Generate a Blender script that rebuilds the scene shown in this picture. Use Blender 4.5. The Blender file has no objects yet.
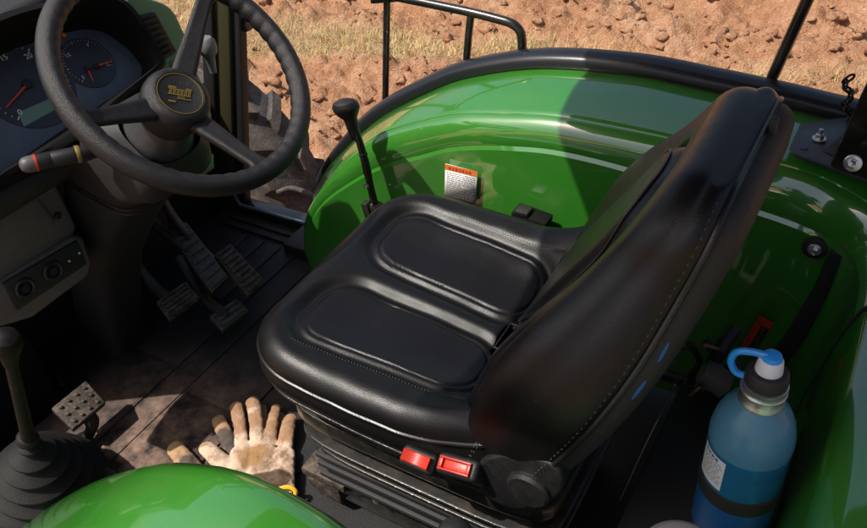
import bpy, bmesh, math, random
import numpy as np
from mathutils import Vector, Matrix, noise
random.seed(7)
S = bpy.context.scene
PI = math.pi
# ---------------------------------------------------------------- camera
CAM = Vector((0.528, -0.826, 1.334)); FPX = 794.0; PW, PH = 867.0, 528.0
yaw, pit, rol = [math.radians(a) for a in (-33.7, 38.6, -5.6)]
FW = Vector((math.sin(yaw)*math.cos(pit), math.cos(yaw)*math.cos(pit), -math.sin(pit)))
_rt = Vector((math.cos(yaw), -math.sin(yaw), 0)); _up = _rt.cross(FW)
RT = math.cos(rol)*_rt + math.sin(rol)*_up; UP = -math.sin(rol)*_rt + math.cos(rol)*_up
cd = bpy.data.cameras.new('camera'); cam = bpy.data.objects.new('camera', cd); S.collection.objects.link(cam)
cam.matrix_world = Matrix(((RT.x, UP.x, -FW.x, CAM.x), (RT.y, UP.y, -FW.y, CAM.y), (RT.z, UP.z, -FW.z, CAM.z), (0, 0, 0, 1)))
cd.sensor_width = 36; cd.lens = FPX/PW*36; cd.clip_start = 0.02; cd.clip_end = 2000
S.camera = cam
# ---------------------------------------------------------------- light
SUN = Vector((-0.34, -0.40, 0.85)).normalized()      # towards the sun
w = bpy.data.worlds.new("World"); S.world = w; w.use_nodes = True
nt = w.node_tree; nt.nodes.clear()
sky = nt.nodes.new('ShaderNodeTexSky'); sky.sky_type = 'NISHITA'; sky.sun_disc = False
sky.sun_elevation = math.asin(SUN.z); sky.sun_rotation = math.atan2(SUN.x, SUN.y)
sky.air_density = 1.0; sky.dust_density = 5.0
bg = nt.nodes.new('ShaderNodeBackground'); bg.inputs[1].default_value = 0.115
ow = nt.nodes.new('ShaderNodeOutputWorld'); nt.links.new(sky.outputs[0], bg.inputs[0]); nt.links.new(bg.outputs[0], ow.inputs[0])
sl = bpy.data.lights.new('sun', 'SUN'); sl.energy = 5.0; sl.angle = math.radians(0.5); sl.color = (1, .95, .87)
so = bpy.data.objects.new('sun', sl); S.collection.objects.link(so)
so.rotation_euler = SUN.to_track_quat('Z', 'Y').to_euler()
S.render.engine = 'CYCLES'
S.view_settings.view_transform = 'Standard'; S.view_settings.look = 'None'; S.view_settings.gamma = 1
S.view_settings.exposure = 0.2

# ---------------------------------------------------------------- helpers
def at(px, py, ax, v):
    """the point where the line of sight of a photograph pixel meets the plane ax = v"""
    d = FW + RT*((px-PW/2)/FPX) - UP*((py-PH/2)/FPX)
    k = 'xyz'.index(ax); t = (v-CAM[k])/d[k]
    return CAM + d*t
def sst(a, b, x):
    t = min(1, max(0, (x-a)/(b-a))); return t*t*(3-2*t)
MATS = {}
def mat(name, col, rough=.5, metal=0, coat=0, coatr=.05, var=0, vs=8, bump=0, bs=200, col2=None, dust=0, spec=.5, trans=0, ior=1.45, emit=0, aniso=0, rvar=0, det=5):
    m = bpy.data.materials.new(name); m.use_nodes = True; MATS[name] = m
    n = m.node_tree.nodes; l = m.node_tree.links; b = n['Principled BSDF']
    b.inputs['Base Color'].default_value = (*col, 1); b.inputs['Roughness'].default_value = rough
    b.inputs['Metallic'].default_value = metal; b.inputs['Coat Weight'].default_value = coat; b.inputs['Coat Roughness'].default_value = coatr
    b.inputs['Specular IOR Level'].default_value = spec
    b.inputs['Transmission Weight'].default_value = trans; b.inputs['IOR'].default_value = ior
    if emit: b.inputs['Emission Color'].default_value = (*col, 1); b.inputs['Emission Strength'].default_value = emit
    tc = n.new('ShaderNodeTexCoord')
    out = None
    if var or dust or rvar:
        t = n.new('ShaderNodeTexNoise'); t.inputs['Scale'].default_value = vs; t.inputs['Detail'].default_value = det; t.inputs['Roughness'].default_value = .62
        l.new(tc.outputs['Object'], t.inputs['Vector'])
    if var:
        c2 = col2 or tuple(c*(1-var) for c in col)
        mx = n.new('ShaderNodeMix'); mx.data_type = 'RGBA'
        r = n.new('ShaderNodeMapRange'); r.inputs[1].default_value = .35; r.inputs[2].default_value = .65; l.new(t.outputs[0], r.inputs[0])
        l.new(r.outputs[0], mx.inputs[0]); mx.inputs[6].default_value = (*col, 1); mx.inputs[7].default_value = (*c2, 1)
        out = mx.outputs[2]
    if dust:
        t2 = n.new('ShaderNodeTexNoise'); t2.inputs['Scale'].default_value = vs*2.7; t2.inputs['Detail'].default_value = 9; t2.inputs['Roughness'].default_value = .75
        l.new(tc.outputs['Object'], t2.inputs['Vector'])
        r2 = n.new('ShaderNodeMapRange'); r2.inputs[1].default_value = .45; r2.inputs[2].default_value = .75; r2.inputs[4].default_value = dust; l.new(t2.outputs[0], r2.inputs[0])
        mx2 = n.new('ShaderNodeMix'); mx2.data_type = 'RGBA'; l.new(r2.outputs[0], mx2.inputs[0])
        if out: l.new(out, mx2.inputs[6])
        else: mx2.inputs[6].default_value = (*col, 1)
        mx2.inputs[7].default_value = (.30, .21, .15, 1); out = mx2.outputs[2]
    if out: l.new(out, b.inputs['Base Color'])
    if rvar:
        r3 = n.new('ShaderNodeMapRange'); r3.inputs[1].default_value = .3; r3.inputs[2].default_value = .7
        r3.inputs[3].default_value = max(0.02, rough-rvar); r3.inputs[4].default_value = rough+rvar; l.new(t.outputs[0], r3.inputs[0]); l.new(r3.outputs[0], b.inputs['Roughness'])
    if bump:
        t3 = n.new('ShaderNodeTexNoise'); t3.inputs['Scale'].default_value = bs; t3.inputs['Detail'].default_value = 3
        l.new(tc.outputs['Object'], t3.inputs['Vector'])
        bp = n.new('ShaderNodeBump'); bp.inputs['Strength'].default_value = bump; bp.inputs['Distance'].default_value = .002
        l.new(t3.outputs[0], bp.inputs['Height']); l.new(bp.outputs[0], b.inputs['Normal'])
    return m
GREEN = mat('green_paint', (.030, .19, .016), .30, coat=1, coatr=.045, var=.12, vs=3, bump=.008, bs=40, dust=.10)
GREEN.node_tree.nodes['Principled BSDF'].inputs['Coat IOR'].default_value = 2.1
LEATHER = mat('black_vinyl', (.0055, .005, .0053), .37, bump=.22, bs=620, rvar=.07, vs=14, var=.25, spec=.42)
LEATHERP = mat('black_vinyl_panel', (.006, .012, .0125), .42, bump=.45, bs=700, rvar=.07, vs=14, spec=.5)
PIPE = mat('black_piping', (.010, .010, .011), .30, bump=.2, bs=500)
THREAD = mat('grey_thread', (.05, .048, .045), .7)
PLAS = mat('black_plastic', (.010, .010, .011), .42, bump=.3, bs=900, rvar=.08, vs=20, dust=.05)
PLASD = mat('dull_black_plastic', (.015, .015, .0155), .6, bump=.3, bs=700, dust=.02, vs=10)
RUB = mat('black_rubber', (.007, .007, .007), .65, spec=.25, bump=.4, bs=400, dust=.03, vs=9)
RIMM = mat('wheel_rubber', (.011, .0105, .012), .38, bump=.6, bs=900, rvar=.08, vs=30, dust=.03)
BLKP = mat('black_metal_paint', (.010, .011, .010), .30, coat=.5, coatr=.15, bump=.1, bs=300, dust=.14, vs=12)
TRIM = mat('black_trim', (.013, .014, .018), .30, bump=.06, bs=300, rvar=.04, vs=10)
BRNP = mat('warm_grey_plastic', (.125, .105, .098), .55, bump=.5, bs=700, var=.15, vs=10, dust=.12)
GREYP = mat('grey_plastic', (.15, .15, .155), .5, bump=.3, bs=700, var=.1)
LGREY = mat('light_grey_plastic', (.42, .41, .41), .5, bump=.2, bs=600)
GRNP = mat('dull_green_plastic', (.10, .24, .14), .5, bump=.3, bs=500)
STEEL = mat('steel', (.62, .62, .62), .36, metal=.95, bump=.15, bs=300, rvar=.08, vs=60)
OLIVE = mat('olive_seal', (.045, .038, .018), .5, bump=.2, bs=300)
RED = mat('red_plastic', (.42, .024, .010), .38, bump=.1, bs=400)
REDN = mat('red_needle', (.75, .05, .02), .4)
WHITE = mat('white_print', (.75, .75, .73), .5)
ORANGE = mat('orange_print', (.75, .17, .03), .5)
GREYPR = mat('grey_print', (.16, .15, .15), .6)
GOLD = mat('gold_print', (.19, .14, .035), .45, metal=.3)
MATTE = mat('matte_black_plastic', (.004, .004, .004), .75, bump=.2, bs=700, spec=.2)
PEDM = mat('worn_pedal_rubber', (.055, .052, .05), .55, bump=.5, bs=300, dust=.25, vs=20)
CAPG = mat('worn_grey_cap', (.07, .065, .068), .5, bump=.2)
LEVR = mat('lever_rubber', (.005, .005, .005), .6, spec=.15, bump=.3, bs=500, dust=.04)
DIAL = mat('dial_face', (.035, .042, .058), .45)
DIALB = mat('dial_sky_sheen', (.10, .125, .165), .5, var=.2, vs=30)  # bluish sky reflection of the cluster glass, put into the plate colour
LCD = mat('lcd', (.13, .24, .19), .35)
AMBER = mat('amber_lens', (.7, .16, .01), .3)
YEL = mat('yellow_fabric', (.75, .42, .02), .7, bump=.5, bs=600)
BLUEC = mat('blue_plastic', (.02, .26, .75), .35, bump=.05)
WHITEP = mat('white_plastic', (.62, .62, .70), .4)
BLUEB = mat('blue_base', (.007, .08, .25), .4)
PAPER = mat('label_paper', (.62, .64, .66), .6, var=.08, vs=60)
TYRE = mat('tyre_rubber', (.045, .042, .042), .8, bump=.8, bs=120, dust=.55, vs=5)
DUSTR = mat('dusty_pedal_rubber', (.03, .024, .019), .7, bump=.7, bs=300, dust=.55, vs=22)
PLATEM = mat('grey_metal_plate', (.05, .052, .058), .38, metal=.3, bump=.1, bs=300, rvar=.06, vs=20, dust=.08)
HEAD = mat('headliner', (.05, .05, .05), .9)
ROOFM = mat('roof_skin', (.03, .2, .02), .4)
GLASSB = mat('sill_trim', (.16, .22, .28), .25, metal=.6, dust=.2, vs=20)
BROWNW = mat('brown_harness', (.20, .09, .04), .6)
# bottle plastics: liquid and clear wall
LIQ = mat('blue_liquid_plastic', (.02, .17, .34), .22, bump=.05, bs=60, var=.18, vs=9)
LIQ.node_tree.nodes['Principled BSDF'].inputs['Transmission Weight'].default_value = .35
CLR = mat('frosted_bottle_wall', (.12, .31, .45), .25, trans=.45, bump=.05, bs=60)

C = S.collection
class MB:
    def __init__(s): s.bm = bmesh.new(); s.mats = []
    def mi(s, m):
        if m not in s.mats: s.mats.append(m)
        return s.mats.index(m)
    def face(s, vs, m):
        try: f = s.bm.faces.new(vs)
        except ValueError: return
        f.material_index = s.mi(m); f.smooth = True
        return f
    def grid(s, P, m, cu=False, cv=False, keep=None):
        V = [[s.bm.verts.new(p) for p in row] for row in P]; nu, nv = len(V), len(V[0])
        for i in range(nu if cu else nu-1):
            for j in range(nv if cv else nv-1):
                s.face([V[i][j], V[(i+1) % nu][j], V[(i+1) % nu][(j+1) % nv], V[i][(j+1) % nv]], m)
        return V
    def tube(s, pts, r, m, n=12, closed=False, cap=True, flat=1):
        pts = [Vector(p) for p in pts]; N = len(pts); rs = r if hasattr(r, '__len__') else [r]*N
        prev = None; rows = []
        for i, p in enumerate(pts):
            if closed: t = pts[(i+1) % N]-pts[i-1]
            else: t = pts[min(i+1, N-1)]-pts[max(i-1, 0)]
            t.normalize()
            if prev is None: a = t.orthogonal().normalized()
            else: a = (prev - t*prev.dot(t)).normalized()
            prev = a; b = t.cross(a)
            rows.append([p + (a*math.cos(2*PI*k/n)*flat + b*math.sin(2*PI*k/n))*rs[i] for k in range(n)])
        V = s.grid(rows, m, cu=closed, cv=True)
        if cap and not closed:
            s.face(list(reversed(V[0])), m); s.face(V[-1], m)
    def lathe(s, o, ax, prof, m, n=40, cap=True, ref=None):
        """prof: list of (radius, height)"""
        ax = Vector(ax).normalized(); a = (Vector(ref) - ax*Vector(ref).dot(ax)).normalized() if ref else ax.orthogonal().normalized(); b = ax.cross(a); o = Vector(o)
        V = s.grid([[o+ax*h+(a*math.cos(2*PI*k/n)+b*math.sin(2*PI*k/n))*r for k in range(n)] for r, h in prof], m, cv=True)
        if cap: s.face(list(reversed(V[0])), m); s.face(V[-1], m)
    def box(s, c, size, m, rot=None, bev=.004, seg=2):
        b = bmesh.new(); bmesh.ops.create_cube(b, size=1)
        for v in b.verts: v.co = Vector((v.co.x*size[0], v.co.y*size[1], v.co.z*size[2]))
        if bev: bmesh.ops.bevel(b, geom=b.edges[:], offset=min(bev, min(size)*.45), segments=seg, affect='EDGES', profile=.5)
        M = rot.to_matrix() if hasattr(rot, 'to_matrix') else (rot or Matrix.Identity(3))
        mp = {v: s.bm.verts.new(Vector(c) + M @ v.co) for v in b.verts}
        for f in b.faces: s.face([mp[v] for v in f.verts], m)
        b.free()
    def prism(s, pts, off, m, bev=.003, seg=2):
        """closed polygon extruded by the vector off, edges bevelled"""
        b = bmesh.new(); off = Vector(off)
        lo = [b.verts.new(Vector(p)) for p in pts]; hi = [b.verts.new(Vector(p)+off) for p in pts]; n = len(pts)
        b.faces.new(lo); b.faces.new(hi)
        for i in range(n): b.faces.new([lo[i], lo[(i+1) % n], hi[(i+1) % n], hi[i]])
        bmesh.ops.recalc_face_normals(b, faces=b.faces[:])
        if bev: bmesh.ops.bevel(b, geom=b.edges[:], offset=bev, segments=seg, affect='EDGES', profile=.5, clamp_overlap=True)
        mp = {v: s.bm.verts.new(v.co) for v in b.verts}
        for f in b.faces: s.face([mp[v] for v in f.verts], m)
        b.free()
    def text(s, body, o, ex, ey, size, m, lift=0):
        cu = bpy.data.curves.new('t', 'FONT'); cu.body = body; cu.size = size; cu.align_x = 'CENTER'; cu.align_y = 'CENTER'
        ob = bpy.data.objects.new('t', cu); me = bpy.data.meshes.new_from_object(ob)
        ex = Vector(ex); ey = Vector(ey); nn = ex.cross(ey)
        vs = [s.bm.verts.new(Vector(o)+ex*v.co.x+ey*v.co.y+nn*lift) for v in me.vertices]
        for p in me.polygons: s.face([vs[i] for i in p.vertices], m)
        bpy.data.objects.remove(ob); bpy.data.meshes.remove(me); bpy.data.curves.remove(cu)
    def build(s, name, parent=None, loc=None, sharp=35, recalc=True):
        if recalc: bmesh.ops.recalc_face_normals(s.bm, faces=s.bm.faces[:])
        o0 = Vector(loc) if loc is not None else (parent.matrix_world.translation if parent else Vector((0, 0, 0)))
        if parent: o0 = world_loc(parent)
        for v in s.bm.verts: v.co -= o0
        if sharp:
            for e in s.bm.edges:
                if len(e.link_faces) == 2 and e.calc_face_angle(0) > math.radians(sharp): e.smooth = False
        me = bpy.data.meshes.new(name); s.bm.to_mesh(me); s.bm.free()
        for m in s.mats: me.materials.append(m)
        ob = bpy.data.objects.new(name, me); C.objects.link(ob)
        if parent: ob.parent = parent
        else: ob.location = o0
        return ob
def world_loc(o):
    v = Vector((0, 0, 0))
    while o: v += o.location; o = o.parent
    return v
def tag(o, label=None, cat=None, group=None, kind=None):
    if label: o['label'] = label
    if cat: o['category'] = cat
    if group: o['group'] = group
    if kind: o['kind'] = kind
    return o
def thing(name, loc, label, cat, group=None):
    o = bpy.data.objects.new(name, None); C.objects.link(o); o.location = loc; o.empty_display_size = .05
    return tag(o, label, cat, group)
def spl(pts, n, closed=False):
    """Catmull-Rom through points, resampled evenly"""
    P = [Vector(p) for p in pts]; N = len(P); out = []
    seg = N if closed else N-1
    for i in range(seg):
        p1, p2 = P[i], P[(i+1) % N]
        p0 = P[i-1] if (closed or i > 0) else p1*2-p2
        p3 = P[(i+2) % N] if (closed or i+2 < N) else p2*2-p1
        for k in range(24):
            t = k/24
            out.append(.5*((2*p1)+(p2-p0)*t+(2*p0-5*p1+4*p2-p3)*t*t+(3*p1-p0-3*p2+p3)*t**3))
    if not closed: out.append(P[-1])
    else: out.append(P[0])
    L = [0]
    for a, b in zip(out, out[1:]): L.append(L[-1]+(b-a).length)
    r = []; j = 0
    for k in range(n):
        d = L[-1]*k/(n if closed else n-1)
        while j < len(L)-2 and L[j+1] < d: j += 1
        r.append(out[j].lerp(out[j+1], min(1, (d-L[j])/max(1e-9, L[j+1]-L[j]))))
    return r

# ================================================================ FIELD
ZG = -0.9
strip_pts = [(-9, 2.3), (-4.2, 3.3), (-2.17, 3.45), (-1.1, 3.68), (0, 3.72), (3, 3.9)]
def strip_c(x):
    for (a, b), (c, d) in zip(strip_pts, strip_pts[1:]):
        if x <= c: return b+(d-b)*(x-a)/(c-a)
    return 4.1
def grassiness(x, y):
    n = noise.noise(Vector((x*1.1, y*1.1, 3)))*.35
    wd = .36 - .10*sst(-3, 0, x)
    return sst(wd, wd*.3, abs(y-strip_c(x)+n*.6))*sst(-.7, -2.5, x+n*2) + .35*sst(.3, .1, abs(y-strip_c(x)+n*.3))*sst(-1.5, -.5, x)
def ground_z(x, y):
    v = Vector((x, y, 0))
    g = grassiness(x, y)
    h = .10*noise.noise(v*.7) + .075*noise.noise(v*2.1+Vector((5, 1, 0)))
    a = 1-abs(noise.noise(v*3.8+Vector((1, 7, 2)))); b = 1-abs(noise.noise(v*8.5+Vector((3, 1, 9))))
    c = noise.noise(v*19); d = noise.noise(v*41)
    cl = noise.noise(v*5.5+Vector((9, 9, 1))); cl = max(0, cl-.12)
    e2 = abs(noise.noise(v*13+Vector((2, 2, 7)))); h += (.085*(a*a-.6) + .060*(b*b-.6) + .034*c + .026*d + .010*noise.noise(v*70) + .15*cl + .05*e2)*(1-.7*g)
    h += .05*math.sin((y*1.0+x*.12+.15*noise.noise(v*1.5))*6.5)*(1-g)
    return h
xs = [-300, -150, -80, -40, -25, -16, -12, -10] + list(np.arange(-8.6, 2.3, .024)) + [2.6, 3.2, 4.5, 7, 12, 25, 60, 150, 300]
ys = [-300, -100, -30, -10, -4, -1.5, 0, .7] + list(np.arange(1.05, 6.6, .022)) + [6.9, 7.5, 9, 12, 18, 30, 60, 150, 300]
gb = MB()
gm = bpy.data.materials.new('ploughed_soil'); gm.use_nodes = True
def build_soil_material(m):
    n = m.node_tree.nodes; l = m.node_tree.links; b = n['Principled BSDF']; b.inputs['Roughness'].default_value = .95
    b.inputs['Specular IOR Level'].default_value = .15
    tc = n.new('ShaderNodeTexCoord')
    def nz(sc, det=8, ro=.65):
        t = n.new('ShaderNodeTexNoise'); t.inputs['Scale'].default_value = sc; t.inputs['Detail'].default_value = det; t.inputs['Roughness'].default_value = ro
        l.new(tc.outputs['Object'], t.inputs['Vector']); return t
    t1 = nz(1.3); t2 = nz(14); t3 = nz(90, 4)
    cr = n.new('ShaderNodeValToRGB'); e = cr.color_ramp.elements
    e[0].position = .32; e[0].color = (.37, .165, .085, 1); e[1].position = .68; e[1].color = (.74, .49, .33, 1)
    e3 = e.new(.5); e3.color = (.58, .31, .175, 1)
    mxx = n.new('ShaderNodeMix'); mxx.inputs[0].default_value = .6; l.new(t1.outputs[0], mxx.inputs[2]); l.new(t2.outputs[0], mxx.inputs[3]); l.new(mxx.outputs[0], cr.inputs[0])
    at_ = n.new('ShaderNodeAttribute'); at_.attribute_name = 'straw'
    m2 = n.new('ShaderNodeMix'); m2.data_type = 'RGBA'
    sc = n.new('ShaderNodeValToRGB'); s0 = sc.color_ramp.elements; s0[0].position = .35; s0[0].color = (.36, .25, .12, 1); s0[1].position = .65; s0[1].color = (.58, .46, .27, 1)
    l.new(nz(30).outputs[0], sc.inputs[0])
    mm = n.new('ShaderNodeMath'); mm.operation = 'MULTIPLY'; mm.use_clamp = True
    r = n.new('ShaderNodeMapRange'); r.inputs[1].default_value = .35; r.inputs[2].default_value = .6; l.new(nz(11).outputs[0], r.inputs[0])
    l.new(at_.outputs['Fac'], mm.inputs[0]); l.new(r.outputs[0], mm.inputs[1])
    l.new(mm.outputs[0], m2.inputs[0]); l.new(cr.outputs[0], m2.inputs[6]); l.new(sc.outputs[0], m2.inputs[7]); l.new(m2.outputs[2], b.inputs['Base Color'])
    bp = n.new('ShaderNodeBump'); bp.inputs['Strength'].default_value = 1; bp.inputs['Distance'].default_value = .035
    ad = n.new('ShaderNodeMath'); l.new(t3.outputs[0], ad.inputs[0]); l.new(nz(40, 6).outputs[0], ad.inputs[1]); l.new(ad.outputs[0], bp.inputs['Height']); l.new(bp.outputs[0], b.inputs['Normal'])
build_soil_material(gm)
rows = []; straw = []
for x in xs:
    row = []
    for y in ys:
        dense = -8.6 < x < 2.3 and 1 < y < 6.6
        z = ground_z(x, y) if dense else .04*noise.noise(Vector((x, y, 0))*.3)
        row.append((x, y, ZG+z)); straw.append(grassiness(x, y) if dense else 0)
    rows.append(row)
gb.grid(rows, gm)
field = gb.build('field_ground', sharp=0)
field.data.attributes.new('straw', 'FLOAT', 'POINT').data.foreach_set('value', straw)
tag(field, 'reddish brown ploughed soil field beyond the cab', 'ground', kind='structure')

# loose clods
cb = MB()
_ico = bmesh.new(); bmesh.ops.create_icosphere(_ico, subdivisions=2, radius=1)
IV = [v.co.copy() for v in _ico.verts]; IF = [[v.index for v in f.verts] for f in _ico.faces]; _ico.free()
for k in range(6500):
    x = random.uniform(-7.5, 1.8); y = random.uniform(1.2, 6.4)
    if grassiness(x, y) > .4 and random.random() < .8: continue
    if noise.noise(Vector((x*1.3, y*1.6, 2))) < random.uniform(-.5, .3): continue
    r = .007+.044*random.random()**3.8
    z = ZG+ground_z(x, y)+r*.1; sd = Vector((random.random()*50, random.random()*50, random.random()*50))
    sc = Vector((random.uniform(.8, 1.4), random.uniform(.7, 1.2), random.uniform(.5, .9)))
    vs = [cb.bm.verts.new(Vector((x, y, z))+Vector((v.x*sc.x, v.y*sc.y, v.z*sc.z))*r*(1+.9*noise.noise(v*1.2+sd)+.35*noise.noise(v*3.1+sd))) for v in IV]
    for f in IF: cb.face([vs[i] for i in f], gm)
tag(cb.build('soil_clods', sharp=0, recalc=False), 'loose crumbled reddish soil clods on the ploughed field', 'soil', kind='stuff')

# dry grass
ga = mat('dry_straw', (.62, .47, .22), .8, var=.3, vs=3, col2=(.42, .30, .13)); gg = mat('green_grass_blade', (.22, .27, .06), .8, var=.4, vs=3)
gr = MB()
def blade(x, y, z, h, m, lean):
    a = random.uniform(0, 2*PI); wv = Vector((math.cos(a), math.sin(a), 0))*random.uniform(.0015, .003); ln = Vector((math.cos(a+1.5), math.sin(a+1.5), 0))*lean
    p = Vector((x, y, z-.01)); v = []
    for t in (0, .5, 1):
        q = p+Vector((0, 0, h*t*(1-.25*t*lean*4)))+ln*t*t*h*3
        v.append((gr.bm.verts.new(q-wv*(1-t*.8)), gr.bm.verts.new(q+wv*(1-t*.8))))
    for i in range(2): gr.face([v[i][0], v[i][1], v[i+1][1], v[i+1][0]], m)
tuft = 0
while tuft < 1500:
    x = random.uniform(-7.5, 1.6); y = strip_c(x)+random.gauss(0, .35)
    if random.random() > grassiness(x, y)*1.1+.02: continue
    tuft += 1; z = ZG+ground_z(x, y); g = random.random() < .25*sst(-.3, .3, noise.noise(Vector((x*1.5, y*1.5, 8)))) + (.35 if x > -1.2 else 0)
    for k in range(random.randint(5, 12)):
        blade(x+random.gauss(0, .04), y+random.gauss(0, .04), z, random.uniform(.02, .085), gg if g and random.random() < .6 else ga, random.uniform(.05, .35))
for k in range(26):                                  # tall tufts close to the fender trim
    a = at(*random.choice([(548+random.uniform(-20, 70), 60), (725+random.uniform(-30, 55), 84)]), 'z', ZG); x, y = a.x, a.y-random.uniform(0, .35)
    for q in range(28): blade(x+random.gauss(0, .07), y+random.gauss(0, .05), ZG+ground_z(x, y), random.uniform(.08, .2), ga if random.random() < .75 else gg, random.uniform(.05, .3))
tag(gr.build('dry_grass', sharp=0, recalc=False), 'dry straw coloured grass in a strip across the field', 'grass', kind='stuff')

# ================================================================ CAB FLOOR
fb = MB()
fb.box((-.35, -.02, -.03), (1.75, 1.15, .06), PLASD, bev=.01)
floor = tag(fb.build('cab_floor'), 'dark steel floor of the tractor cab', 'floor', kind='structure')
fm = mat('floor_mat_rubber', (.016, .016, .017), .6, bump=.45, bs=260, rvar=.1, vs=7, spec=.3)
_n = fm.node_tree.nodes; _l = fm.node_tree.links       # dried mud, with the sunlit patch of floor put into its colour
_b = _n['Principled BSDF']; _tc = _n.new('ShaderNodeTexCoord'); _d = _n.new('ShaderNodeVectorMath'); _d.operation = 'DISTANCE'
_l.new(_tc.outputs['Object'], _d.inputs[0])
FMC = Vector((-.80, -.35, .008)); MUD_SUNLIT = at(140, 455, 'z', 0)
_d.inputs[1].default_value = MUD_SUNLIT-FMC
_r = _n.new('ShaderNodeMapRange'); _r.inputs[1].default_value = .34; _r.inputs[2].default_value = .03; _l.new(_d.outputs['Value'], _r.inputs[0])
_t = _n.new('ShaderNodeTexNoise'); _t.inputs['Scale'].default_value = 16; _t.inputs['Detail'].default_value = 10; _t.inputs['Roughness'].default_value = .72; _l.new(_tc.outputs['Object'], _t.inputs['Vector'])
_r2 = _n.new('ShaderNodeMapRange'); _r2.inputs[1].default_value = .38; _r2.inputs[2].default_value = .68; _l.new(_t.outputs[0], _r2.inputs[0])
_m = _n.new('ShaderNodeMath'); _m.operation = 'MULTIPLY'; _l.new(_r.outputs[0], _m.inputs[0]); _l.new(_r2.outputs[0], _m.inputs[1])
_ma = _n.new('ShaderNodeMath'); _ma.operation = 'MULTIPLY_ADD'; _l.new(_r2.outputs[0], _ma.inputs[0]); _ma.inputs[1].default_value = .02; _l.new(_m.outputs[0], _ma.inputs[2])
_mx = _n.new('ShaderNodeMix'); _mx.data_type = 'RGBA'; _l.new(_ma.outputs[0], _mx.inputs[0]); _mx.inputs[6].default_value = (.017, .017, .018, 1); _mx.inputs[7].default_value = (.30, .19, .14, 1)
_l.new(_mx.outputs[2], _b.inputs['Base Color'])
mb = MB()
def floor_quad(a, b, c, d, z0, h, m, k):      # raised rubber block from four photo corners
    mb.prism([at(*p, 'z', z0) for p in (a, b, c, d)], (0, 0, h), m, bev=k)
mb.box((-.50, 0.02, .004), (1.25, 1.02, .008), fm, bev=.002)
# raised panels running across, split by grooves (mat pattern)
def pad(x0, x1, y0, y1, h=.006): mb.box(((x0+x1)/2, (y0+y1)/2, .008+h/2), (x1-x0, y1-y0, h), fm, bev=.002)
pad(-.675, -.50, -.46, -.10); pad(-.675, -.50, -.092, .27); pad(-.492, -.30, -.46, .42)
pad(-.745, -.683, -.46, .38, .003)
pad(-.93, -.753, -.40, -.05, .004); pad(-.93, -.753, -.04, .16, .004)
for k in range(4): pad(-1.0+k*.062, -.945+k*.062, .19, .44-.0*k, .004)
pad(-1.06, -.76, .455, .475, .008); pad(-1.06, -.76, .487, .505, .008)
mt = mb.build('floor_mat', loc=FMC)
tag(mt, 'black ribbed rubber floor mat with dried mud and a painted sunlit patch, beneath the pedals', 'floor mat')

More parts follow.
